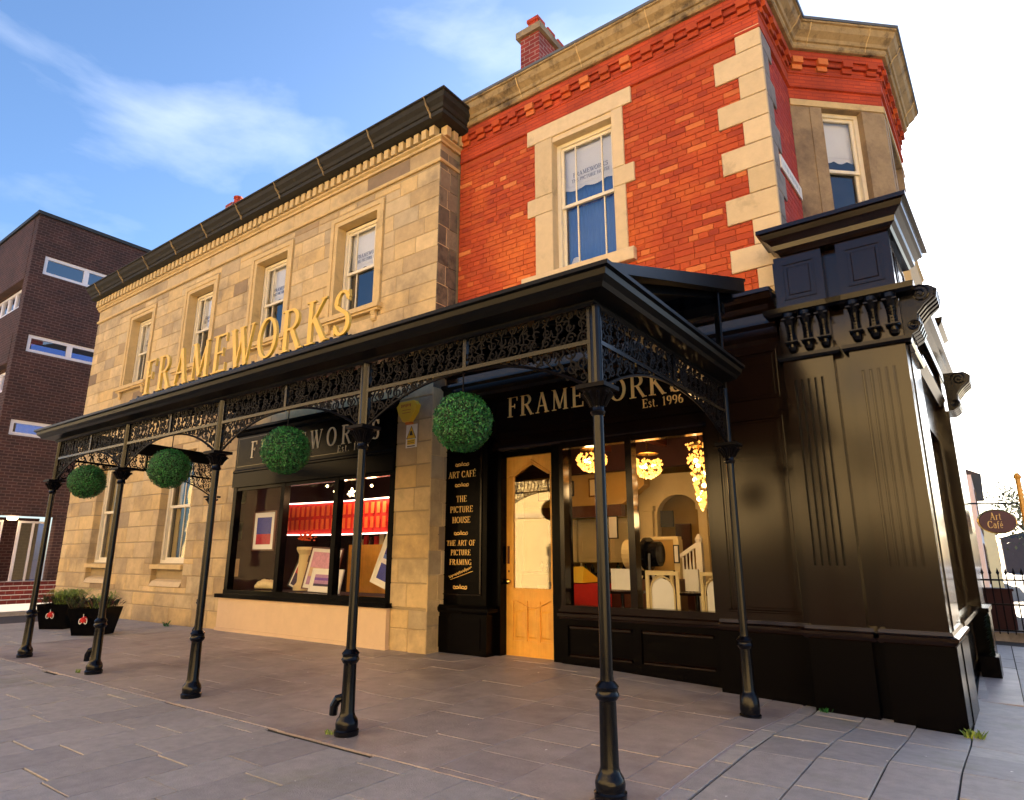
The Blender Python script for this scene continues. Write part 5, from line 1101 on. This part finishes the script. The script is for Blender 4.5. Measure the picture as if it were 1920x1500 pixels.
# lacework
def spiral(m, cx, cz, r, a0, turns, d, w_, th=.01):
    n = int(9 * turns) + 4; pts = []
    for i in range(n + 1):
        t = i / n; rr_ = r * (1 - t * .85); a = a0 + d * turns * 6.283 * t; pts.append((cx + rr_ * math.cos(a), 0, cz + rr_ * math.sin(a)))
    m.tube(pts, [w_ * (1.1 - .4 * i / n) for i in range(n + 1)], 4)
def lace(Wd, H, seedv, top=None, bot=None):
    """scrollwork between z=bot(x) and top(x) over 0..Wd"""
    r_ = random.Random(seedv); m = MB(); cs = .105; nx = max(1, round(Wd / cs)); cs = Wd / nx
    for i in range(nx):
        x = (i + .5) * cs; zb, zt = (bot(x) if bot else 0), (top(x) if top else H)
        if zt - zb < .03: continue
        nz_ = max(1, round((zt - zb) / cs)); ch_ = (zt - zb) / nz_
        for j in range(nz_):
            z = zb + (j + .5) * ch_; d = 1 if (i + j) % 2 else -1; rr_ = min(cs, ch_) * .5
            spiral(m, x + r_.uniform(-.01, .01), z + r_.uniform(-.01, .01), rr_ * r_.uniform(.85, 1.1), r_.uniform(0, 6.28), r_.uniform(.9, 1.7), d, .0085)
            a = r_.uniform(0, 6.28); m.tube([(x + cs * .5 * math.cos(a) , 0, z + ch_ * .5 * math.sin(a)), (x + cs * .75 * math.cos(a + .5), 0, z + ch_ * .7 * math.sin(a + .5)), (x + cs * .6 * math.cos(a + 1.1), 0, z + ch_ * .6 * math.sin(a + 1.1))], .0075, 4)
            if r_.random() < .5: q = r_.uniform(0, 6.28); m.lathe([(.001, -.014), (.018, 0), (.001, .014)], (x + .02 * math.cos(q), 0, z + .02 * math.sin(q)), 5)
        m.tube([(x - cs / 2, 0, zb), (x, 0, zb + (zt - zb) * .35), (x - cs * .1, 0, zb + (zt - zb) * .7), (x + cs * .4, 0, zt)], .008, 4)
    return m
def to_mesh(mb_, name, mt):
    me = bpy.data.meshes.new(name); me.from_pydata([tuple(v) for v in mb_.v], [], mb_.f); me.materials.append(mt); me.update(); return me
HB = 1.16
frz = [to_mesh(lace(HB, .27, 20 + k), 'frieze_panel', M_iron) for k in range(3)]
arch_z = lambda x: .35 - .35 * (1 - math.sqrt(max(0, 1 - ((HB - x) / HB) ** 2))) if False else .35 * (1 - max(0, 1 - x / HB) ** 2.2) * .93
def sp_mesh(seedv):
    m = lace(HB, .35, seedv, top=lambda x: .34, bot=lambda x: arch_z(x) + .01)
    m.tube([(HB * i / 16, 0, arch_z(HB * i / 16)) for i in range(17)], .013, 5); return to_mesh(m, 'spandrel_panel', M_iron)
spn = [sp_mesh(40), sp_mesh(41)]
def bay(x0, y0, x1, y1, k):
    a, b = Vector((x0, y0)), Vector((x1, y1)); d = b - a; l_ = d.length; d.normalize(); an = math.atan2(d.y, d.x); hl = l_ / 2; g = .055
    sc_ = (hl - g - .02) / HB; mid = a + d * hl
    for s_, (st_, sgn) in enumerate(((a + d * g, 1), (b - d * g, -1))):
        p = st_ if sgn == 1 else mid + d * .02
        o = inst('frieze_panel', frz[(k + s_) % 3], CN, (p.x, p.y, 3.0), an); o.scale = (sc_, 1, 1)
        o = inst('spandrel_panel', spn[(k + s_) % 2], CN, (st_.x, st_.y, 2.64), an if sgn == 1 else an + math.pi); o.scale = (sc_, 1, 1)
    M_ = FR(x0, y0, math.degrees(an)); m = MB(M_); m.box(.03, l_ - .03, -.022, .022, 2.965, 2.997); m.build('rail', M_black, CN)
    m = MB(M_); m.box(hl - .018, hl + .018, -.018, .018, 2.997, 3.26); m.build('mullion', M_black, CN)
    for q in (.045, l_ - .045):
        for za, zb in ((2.645, 2.964), (2.998, 3.26)): m = MB(M_); m.box(q - .014, q + .014, -.02, .02, za, zb); m.build('stile', M_black, CN)
for i in range(4): bay(KX[i + 1], KY, KX[i], KY, i)
bay(-2.11, KY, -2.12, 6.85, 1); bay(-12.5, 6.9, -11.88, KY, 2)
eave = [(-.06, 3.25), (.03, 3.25), (.05, 3.27), (.05, 3.285), (.2, 3.30), (.22, 3.33), (.26, 3.36), (.27, 3.40), (.30, 3.41), (.30, 3.44), (-.06, 3.47)]
m = MB(); moulding(m, eave, [(-12.45, 6.7), (-11.95, KY), (-2.14, KY), (-2.14, 6.75)]); m.build('gutter', M_gut, CN)
# roof slab, rafters, barge boards, gable glass
zr = lambda y: 3.44 + (y - 3.75) * (4.52 - 3.44) / (7.02 - 3.75)
m = MB(); m.prismx([(3.72, zr(3.72)), (7.05, zr(7.05)), (7.05, zr(7.05) - .03), (3.72, zr(3.72) - .03)], -12.2, -1.98); m.build('roof_sheet', M_gut, CN)
for i in range(15):
    x = -12.0 + i * .7; m = MB(); m.prismx([(3.85, zr(3.85) - .032), (7.0, zr(7.0) - .032), (7.0, zr(7.0) - .13), (3.85, zr(3.85) - .1)], x, x + .05); m.build('rafter', M_gut, CN)
for x in (-1.97, -12.25): m = MB(); m.prismx([(3.66, zr(3.66) + .02), (7.12, zr(7.12) + .03), (7.12, zr(7.12) - .0), (7.06, zr(7.1) - .04), (7.06, zr(7.1) - .15), (3.9, zr(3.9) - .06)], x, x + .12); m.build('barge_board', M_gut, CN)
m = MB(); m.box(-12.2, -1.98, 6.98, 7.06, zr(7.0) - .2, zr(7.0) - .03); m.build('rear_beam', M_black, CN)
m = MB(); m.box(-12.45, -2.05, 6.82, 6.9, 4.12, 4.24); m.build('rear_tie', M_gut, CN)
for x in (-2.12, -12.5): m = MB(); m.box(x - .03, x + .03, 6.83, 6.89, 3.25, 4.12); m.build('rear_stanchion', M_gut, CN)
m = MB(); m.tube([(-1.93, 6.3, 3.45), (-1.93, 6.3, zr(6.3) - .1)], .016, 8); m.build('stay_rod', M_black, CN)
m = MB(); m.add([(-1.95, 4.1, 3.48), (-1.95, 6.95, 3.48), (-1.95, 6.95, zr(6.95) - .14), (-1.95, 4.1, zr(4.1) - .08)], [(0, 1, 2, 3)]); m.build('gable_pane', M_glass, CN)
# big letters on the canopy
LT = empty('rooftop_lettering', (-6.8, 3.68, 3.44), 'large gold letters spelling FRAMEWORKS standing on the canopy edge', 'sign')
TK = .112
letters('FRAMEWORKS', -8.66, 3.50, .46, 3.68, .03, None, M_goldl, LT, fit=4.08)
TK = .135
m = MB(); m.box(-8.95, -4.6, 3.66, 3.74, 3.44, 3.475)
for k in range(20): m.box(-8.85 + k * .22, -8.82 + k * .22, 3.7, 3.72, 3.47, 3.52)
m.box(-8.95, -4.6, 3.72, 3.735, 3.47, 3.50); m.build('support_rail', M_black, LT)
# ================================================================= HANGING TOPIARY BALLS
r_ = random.Random(5); lf = MB(); RB = .237
for i in range(7500):
    z_ = r_.uniform(-1, 1); a = r_.uniform(0, 6.283); q = math.sqrt(1 - z_ * z_); n_ = Vector((q * math.cos(a), q * math.sin(a), z_))
    p = n_ * (RB * r_.uniform(.88, 1.0) * (1 + .045 * mnoise.noise(n_ * 2.6)) + r_.uniform(0, .016)); t1 = n_.orthogonal().normalized(); t1.rotate(Matrix.Rotation(r_.uniform(0, 6.28), 3, n_)); t2 = n_.cross(t1)
    t1 = (t1 + n_ * r_.uniform(.1, 1.2)).normalized(); L_ = r_.uniform(.012, .02); W_ = L_ * .45
    lf.add([p - t2 * W_ * .6, p + t1 * L_ * .5 - t2 * W_, p + t1 * L_, p + t1 * L_ * .5 + t2 * W_], [(0, 1, 2, 3)], r_.random())
lfm = bpy.data.meshes.new('foliage'); lfm.from_pydata([tuple(v) for v in lf.v], [], lf.f); lfm.materials.append(M_leaf); at = lfm.attributes.new('var', 'FLOAT', 'FACE'); at.data.foreach_set('value', lf.a); lfm.update()
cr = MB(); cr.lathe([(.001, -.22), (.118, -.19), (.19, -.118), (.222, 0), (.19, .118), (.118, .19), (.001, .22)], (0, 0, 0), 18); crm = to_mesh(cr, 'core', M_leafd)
hk = MB(); hk.tube([(0, 0, .2), (0, 0, .42)], .006, 6)
for k in range(4): hk.tube([(.018 * math.cos(q * .9) * (k % 2), .018 * math.cos(q * .9) * (1 - k % 2), .44 + k * .05 + .026 * math.sin(q * .9)) for q in range(8)], .004, 4)
hkm = to_mesh(hk, 'chain', M_iron)
bl_lab = ['largest hanging green topiary ball, in front of the stone pier', 'hanging green topiary ball in front of the left shop fascia', 'hanging green topiary ball between the second and third posts from the left', 'smallest hanging green topiary ball, at the far left end of the canopy']
for i, x in enumerate((-3.37, -5.78, -8.2, -10.62)):
    o = empty('topiary_ball', (x, KY, 2.53), bl_lab[i], 'topiary', 'topiary balls hanging under the canopy'); o.rotation_euler.z = i * 1.3
    for nm, me in (('foliage', lfm), ('core', crm), ('chain', hkm)): q = bpy.data.objects.new(nm, me); col.objects.link(q); q.parent = o
# ================================================================= PLANTERS
def planter(x, y, rz, label, seedv, grassy):
    o = empty('planter', (x, y, 0), label, 'planter', 'black tapered planters by the stone wall'); o.rotation_euler.z = R(rz); r_ = random.Random(seedv)
    def part(nm, mb_, mt): q = mb_.build(nm, mt, None, centre=False); q.parent = o; q.location = (0, 0, 0); return q
    m = MB(); a, b, h = .25, .33, .5
    m.add([(-a, -a, 0), (a, -a, 0), (a, a, 0), (-a, a, 0), (-b, -b, h), (b, -b, h), (b, b, h), (-b, b, h), (-b + .03, -b + .03, h), (b - .03, -b + .03, h), (b - .03, b - .03, h), (-b + .03, b - .03, h), (-b + .03, -b + .03, h - .06), (b - .03, -b + .03, h - .06), (b - .03, b - .03, h - .06), (-b + .03, b - .03, h - .06)],
          [(0, 1, 5, 4), (1, 2, 6, 5), (2, 3, 7, 6), (3, 0, 4, 7), (4, 5, 9, 8), (5, 6, 10, 9), (6, 7, 11, 10), (7, 4, 8, 11), (12, 13, 14, 15), (8, 9, 13, 12), (9, 10, 14, 13), (10, 11, 15, 14), (11, 8, 12, 15), (3, 2, 1, 0)]); part('tub', m, M_dark2)
    m = MB()   # red emblem with white scroll
    for sx in (-1, 1): m.tube([(sx * (.05 + .028 * math.cos(q * .7)), -.345 + .0, .27 + .05 * math.sin(q * .7)) for q in range(10)], .007, 4)
    m.tube([(0, -.342, .3), (0, -.35, .4)], .006, 4); part('emblem_scroll', m, M_whitep)
    m = MB(); m.lathe([(.001, -.06), (.06, -.03), (.065, .02), (.03, .06), (.001, .07)], (0, -.315, .29), 10); part('emblem', m, M_red)
    m = MB()
    for _ in range(260):
        px, py = r_.uniform(-.32, .32), r_.uniform(-.32, .32); l_ = r_.uniform(.1, .22); a_ = r_.uniform(0, 6.28); w_ = .02; dx, dy = math.cos(a_), math.sin(a_)
        m.add([(px, py, .5), (px + dx * l_ * .5 - dy * w_, py + dy * l_ * .5 + dx * w_, .5 + l_ * .7), (px + dx * l_, py + dy * l_, .5 + l_ * r_.uniform(.5, 1.1)), (px + dx * l_ * .5 + dy * w_, py + dy * l_ * .5 - dx * w_, .5 + l_ * .7)], [(0, 1, 2, 3)], r_.random())
    part('leaves', m, M_redleaf)
    m = MB()
    for _ in range(240 if grassy else 60):
        px, py = (r_.uniform(.0, .3), r_.uniform(-.3, .2)); l_ = r_.uniform(.25, .42); a_ = r_.uniform(0, 6.28); w_ = .005; dx, dy = math.cos(a_), math.sin(a_); pts = [(px + dx * l_ * t_ * .9, py + dy * l_ * t_ * .9, .5 + l_ * .75 * math.sin(t_ * 2.3)) for t_ in (0, .3, .6, 1)]
        m.add([(p[0] - dy * w_, p[1] + dx * w_, p[2]) for p in pts] + [(p[0] + dy * w_, p[1] - dx * w_, p[2]) for p in pts], [(0, 1, 5, 4), (1, 2, 6, 5), (2, 3, 7, 6)], r_.random())
    part('grass_blades', m, M_grass)
planter(-16.05, 5.85, 35, 'black tapered planter with lime grass tufts, the one nearer the far left wall end', 1, True)
planter(-14.25, 5.78, 35, 'black tapered planter with dark reddish leaves behind the second post', 2, False)
# ================================================================= BROWN BRICK OFFICE BUILDING (far left)
OB = empty('office_building', (-30, 12, 0), 'dark brown brick office block with white strip windows at the far left', 'building')
XO = -27.; YO = 7.0; FO = FR(XO, YO, 90); FO2 = FR(-45, YO, 0)
sidew = [(.42, 3.2, 11.68, 12.42), (.36, 3.0, 8.65, 9.3), (.32, 2.8, 5.6, 6.15)]
door_h = (-.01, 2.2, .5, 2.85)
m = MB(FO)
for c in cells(.012, 16, -.3, 13.94, sidew + [door_h]): m.box(c[0], c[1], 0, .4, c[2], c[3])
m.box(0, 2.2, 1.6, 1.7, .4, 2.85)
m.build('side_wall', M_brownbrick, OB)
fr_w = [(13.6, 17.5, 10.6, 11.4), (13.6, 17.6, 7.3, 8.1), (13.6, 17.6, 4.2, 5.0)]
m = MB(FO2)
for c in cells(0, 17.6, .4, 11.45, [(a, b - .05, c, d) for a, b, c, d in fr_w]): m.box(c[0], c[1], .25, .6, c[2], c[3])
m.box(0, 17.6, -.0, .6, 11.45, 13.93); m.box(0, 17.6, -.0, .6, 8.2, 9.3) ; m.box(0, 17.6, 0, .6, 5.1, 6.1)
m.build('front_wall', M_brownbrick, OB)
m = MB(); m.box(-45, XO + .06, YO - .06, 23.1, 13.95, 14.08); m.build('parapet_coping', M_blackp, OB)
def strip(F_, a, b, c, d, n, dep=.1):
    a += .004; b -= .004; c += .004; d -= .004
    m = MB(F_); t = .11; m.box(a, b, dep, dep + .1, c, c + t); m.box(a, b, dep, dep + .1, d - t, d)
    for i in range(n + 1): x = a + (b - a - t * 1.0) * i / n; m.box(x, x + t * (1.6 if 0 < i < n else 1), dep, dep + .1, c + t, d - t)
    o = m.build('window', M_upvc, OB)
    for i in range(n): x = a + (b - a - t) * i / n; m = MB(F_); m.add([(x + t, dep + .05, c + t), (x + (b - a - t) / n, dep + .05, c + t), (x + (b - a - t) / n, dep + .05, d - t), (x + t, dep + .05, d - t)], [(0, 1, 2, 3)]); m.build('pane', M_glassb, o)
for q in sidew: strip(FO, *q, 2, .05)
for q in fr_w: strip(FO2, *q, 5, .3)
for a, b in ((.1, .75), (1.2, 2.1)):
    m = MB(FO); t = .07; z0, z1 = .55, 2.62
    m.box(a, a + t, .35, .45, z0, z1); m.box(b - t, b, .35, .45, z0, z1); m.box(a, b, .35, .45, z1, z1 + t); m.box(a - .04, b + .04, .3, .48, z0, z0 + .1); m.box((a + b) / 2 - .03, (a + b) / 2 + .03, .36, .44, z0 + .1, z1)
    o = m.build('entrance_window', M_upvc, OB); m = MB(FO); m.add([(a + t, .4, z0), (b - t, .4, z0), (b - t, .4, z1), (a + t, .4, z1)], [(0, 1, 2, 3)]); m.build('pane', M_glassb, o)
m = MB(FO); m.lathe([(.12, 2.7), (.16, 2.74), (.16, 2.8)], (.95, .25, 0), 14); m.build('porch_lamp', M_bulb, OB)
M_step = brick_tex('dark_red_step_brick', (.20, .025, .02), (.15, .02, .018), (.26, .14, .12), .25, .13)
for k in range(5):
    m = MB(); m.box(XO - .2, XO + 1.75 - k * .3, 2.0, 9.6, -.1 + k * .001, .02 + .13 * (k + 1) - .02); st_ = m.build('step', M_step, OB)
    m = MB(); m.box(XO + 1.70 - k * .3, XO + 1.77 - k * .3, 2, 9.61, .02 + .13 * (k + 1) - .02, .035 + .13 * (k + 1) - .02); m.build('nosing', M_joint2, st_)
# ================================================================= STREET BEYOND ON THE RIGHT
def simple_house(name, label, x0, x1, y0, y1, h, m_wall, wins, roof=True, side=True):
    o = empty(name, ((x0 + x1) / 2, y0, -.3), label, 'building'); m = MB(); m.box(x0, x1, y0, y1, -.3, h); m.build('wall', m_wall, o)
    if roof: m = MB(); ym = (y0 + y1) / 2; m.add([(x0 - .2, y0, h), (x1 + .25, y0, h), (x1 + .25, y1, h), (x0 - .2, y1, h), ((x0 + x1) / 2, y0, h + 1.6), ((x0 + x1) / 2, y1, h + 1.6)], [(0, 1, 4), (1, 2, 5, 4), (2, 3, 5), (3, 0, 4, 5), (3, 2, 1, 0)]); m.build('roof', M_slate, o)
    for (y, z_, w_, hh) in wins:
        m = MB(); m.box(x1 + .005, x1 + .03, y - w_ / 2 - .07, y + w_ / 2 + .07, z_ - .07, z_ + hh + .07); q = m.build('window', M_far, o); m = MB(); m.box(x1 + .031, x1 + .04, y - w_ / 2, y + w_ / 2, z_, z_ + hh); m.build('pane', M_glassb, q)
    return o
simple_house('white_house', 'white rendered house beyond the shopfront corner along the side street', -6, -.15, 24, 36, 3.9, M_white_b, [(26 + i * 2.2, z_, .9, 1.1) for i in range(5) for z_ in (.7, 2.4)])
simple_house('cottage', 'pale far cottage with dark gable behind the hanging sign', -6, .35, 44, 60, 3.0, M_wallcr, [(46 + i * 3, 1., 1, 1.2) for i in range(4)])
simple_house('far_terrace', 'low far terrace across the end of the side street', 1.2, 12, 95, 102, 3.6, M_far, [])
# hanging sign
hs_ = empty('hanging_sign', (.18, 15, 2.1), 'oval brown Art Café sign hanging from an iron bracket', 'sign'); 
CS = Vector((.18, 15.0, 2.1)); FH = FR(CS.x, CS.y, 35)
m = MB(FH); P = [(.34 * math.cos(R(i * 12)), 2.09 + .2 * math.sin(R(i * 12))) for i in range(30)]; m.prism(P, -.02, .02); m.build('board', M_plum, hs_)
m = MB(FH); m.tube([(.35 * math.cos(R(i * 12)), 0, 2.09 + .21 * math.sin(R(i * 12))) for i in range(31)], .018, 5); m.build('rim', M_brass, hs_)
m = MB(FH); text(m, 'Art', -.14, 2.12, .13, -.026, .004); text(m, 'Café', -.2, 1.97, .13, -.026, .004); m.build('lettering', M_gold, hs_)
m = MB(FH); m.tube([(-.5, 0, 2.42), (.45, 0, 2.42)], .014, 6); m.tube([(-.2, 0, 2.42), (-.2, 0, 2.27)], .006, 4); m.tube([(.2, 0, 2.42), (.2, 0, 2.27)], .006, 4)
m.tube([(-.1 + .1 * (1 - i / 20) * math.cos(i * .6), 0, 2.52 + .08 * (1 - i / 20) * math.sin(i * .6)) for i in range(18)], .008, 4); m.tube([(.2 + .1 * (1 - i / 20) * math.cos(i * .6), 0, 2.52 + .08 * (1 - i / 20) * math.sin(i * .6)) for i in range(18)], .008, 4); m.build('bracket', M_iron, hs_)
m = MB(); m.tube([(.62, 15.6, -.2), (.62, 15.6, 2.9)], .045, 8); m.lathe([(.045, 2.9), (.07, 2.94), (.03, 3.02)], (.62, 15.6, 0), 8); tag(m.build('sign_post', M_wood), 'slim brown post beside the oval hanging sign', 'post')
# railings
rl = empty('railings', (1.2, 16.8, -.2), 'black spear topped iron railings crossing the side path', 'railings')
for k in range(26):
    x = -.2 + k * .13; m = MB(); m.tube([(x, 16.8, -.05), (x, 16.8, 1.1)], .012, 5); m.lathe([(.012, 1.1), (.03, 1.14), (.001, 1.24)], (x, 16.8, 0), 6); m.build('bar', M_iron, rl)
for z_ in (.0, .5, .98): m = MB(); m.box(-.25, 3.2, 16.785, 16.815, z_, z_ + .035); m.build('rail', M_iron, rl)
m = MB(); m.box(-.3, 3.3, 16.9, 17.2, -.35, -.02); tag(m.build('low_wall', M_greyst), 'low grey plinth wall under the iron railings', 'wall')
m = MB(); m.box(-.3, .25, 17.6, 18.1, -.3, .75); m.box(-.33, .28, 17.57, 18.13, .75, .8); tag(m.build('red_bin', M_curt), 'dark red box behind the railings', 'box')
# black lattice planter screen by the second side pilaster
bp_ = empty('lattice_planter', (*SP(4.1, .12), -.1), 'black box planter with ivy against the far side pilaster', 'planter')
m = MB(FS); m.box(3.75, 4.2, -.2, .03, -.2, .1); m.build('tub', M_dark2, bp_); m = MB(FS)
for _ in range(160): 
    u, z_ = r_.uniform(3.8, 4.15), r_.uniform(.05, .62); m.add([(u, -.12 + r_.uniform(-.05, .05), z_), (u + .04, -.12, z_ + .02), (u + .05, -.14, z_ + .05), (u, -.15, z_ + .04)], [(0, 1, 2, 3)], r_.random())
m.build('ivy', M_leafd, bp_)
m = MB(); m.box(SP(1.4)[0] + .05, SP(1.4)[0] + .45, 9.7, 12.6, -.2, gz(0, 9) + .012); tag(m.build('door_mat', M_flag), 'pale stone threshold slab beside the side shop window', 'slab')
# trees behind
def tree(x, y, h, r0, label, seedv):
    r_ = random.Random(seedv); o = empty('tree', (x, y, -.2), label, 'tree'); m = MB(); m.tube([(x, y, -.2), (x + .1, y, h * .4), (x, y, h * .8)], [.2, .15, .06], 8)
    for k in range(6): a = k * 1.1; m.tube([(x, y, h * (.35 + .06 * k)), (x + math.cos(a) * r0 * .6, y + math.sin(a) * r0 * .6, h * (.6 + .05 * k))], [.08, .03], 5)
    m.build('trunk', M_bark, o); m = MB()
    for _ in range(1800):
        c = r_.randrange(9); cx_, cy_, cz_ = x + math.cos(c * 2.1) * r0 * .5, y + math.sin(c * 2.1) * r0 * .5, h * (.55 + .05 * c)
        p = Vector((cx_ + r_.gauss(0, r0 * .24), cy_ + r_.gauss(0, r0 * .24), cz_ + r_.gauss(0, r0 * .2))); s_ = r_.uniform(.06, .14)
        a, b = Vector((r_.uniform(-1, 1), r_.uniform(-1, 1), r_.uniform(-1, 1))).normalized() * s_, Vector((r_.uniform(-1, 1), r_.uniform(-1, 1), r_.uniform(-1, 1))).normalized() * s_
        m.add([p, p + a, p + a + b, p + b], [(0, 1, 2, 3)], r_.random())
    m.build('crown', M_tree, o)
tree(2.0, 46, 5.2, 2.2, 'pale hazy tree behind the brown sign post', 3); tree(3.9, 62, 6.0, 2.6, 'far pale tree at the right edge of the street', 4)
# parked cars far off
def car(x, y, label):
    o = empty('parked_car', (x, y, -.3), label, 'car'); m = MB(); P = [(y - 2.1, .05), (y - 2.1, .5), (y - 1.3, .62), (y - .8, 1.05), (y + .9, 1.08), (y + 1.6, .66), (y + 2.1, .6), (y + 2.1, .05)]
    m.prismx([(a, b - .1) for a, b in P], x - .85, x + .85); m.build('body', M_white_b, o)
    m = MB(); m.prismx([(y - 1.2, .58), (y - .75, .9), (y + .85, .92), (y + 1.4, .6)], x - .86, x + .86); m.build('window', M_glassb, o)
    for sy in (-1.3, 1.3):
        for sx in (-.8, .8): m = MB(); hcyl(m, 0, .0, .3, x + sx - .08, x + sx + .08, y + sy, 14); m.build('wheel', M_blackp, o)
car(2.3, 38, 'white car parked far down the side street')
# ================================================================= OPPOSITE TERRACE (behind the camera, seen in the glass)
OT = empty('opposite_terrace', (-14, -15, -.3), 'sunlit cream terrace across the street reflected in the windows', 'building')
m = MB(FR(40, -15, 180)); W_ = 100; wn = []
for i in range(24):
    for z_ in ((.8, 3.0), (4.6, 6.8), (8.2, 9.8)): wn.append((3 + i * 4, 4.4 + i * 4, z_[0], z_[1]))
for c in cells(0, W_, -.3, 11, wn): m.box(c[0], c[1], 0, .3, c[2], c[3])
m.build('wall', M_opp, OT)
m = MB(FR(40, -15, 180)); m.add([(0, .25, 0), (W_, .25, 0), (W_, .25, 11), (0, .25, 11)], [(0, 1, 2, 3)]); m.build('glazing', M_glassb, OT)
m = MB(FR(40, -15, 180)); m.box(0, W_, -.3, .1, 11, 11.4); m.box(0, W_, -.1, 0, 3.7, 4.0); m.build('cornice', M_opp2, OT)
m = MB(FR(40, -15, 180)); m.box(0, W_, .32, 8, -.3, 11); m.build('body', M_darkroom, OT)
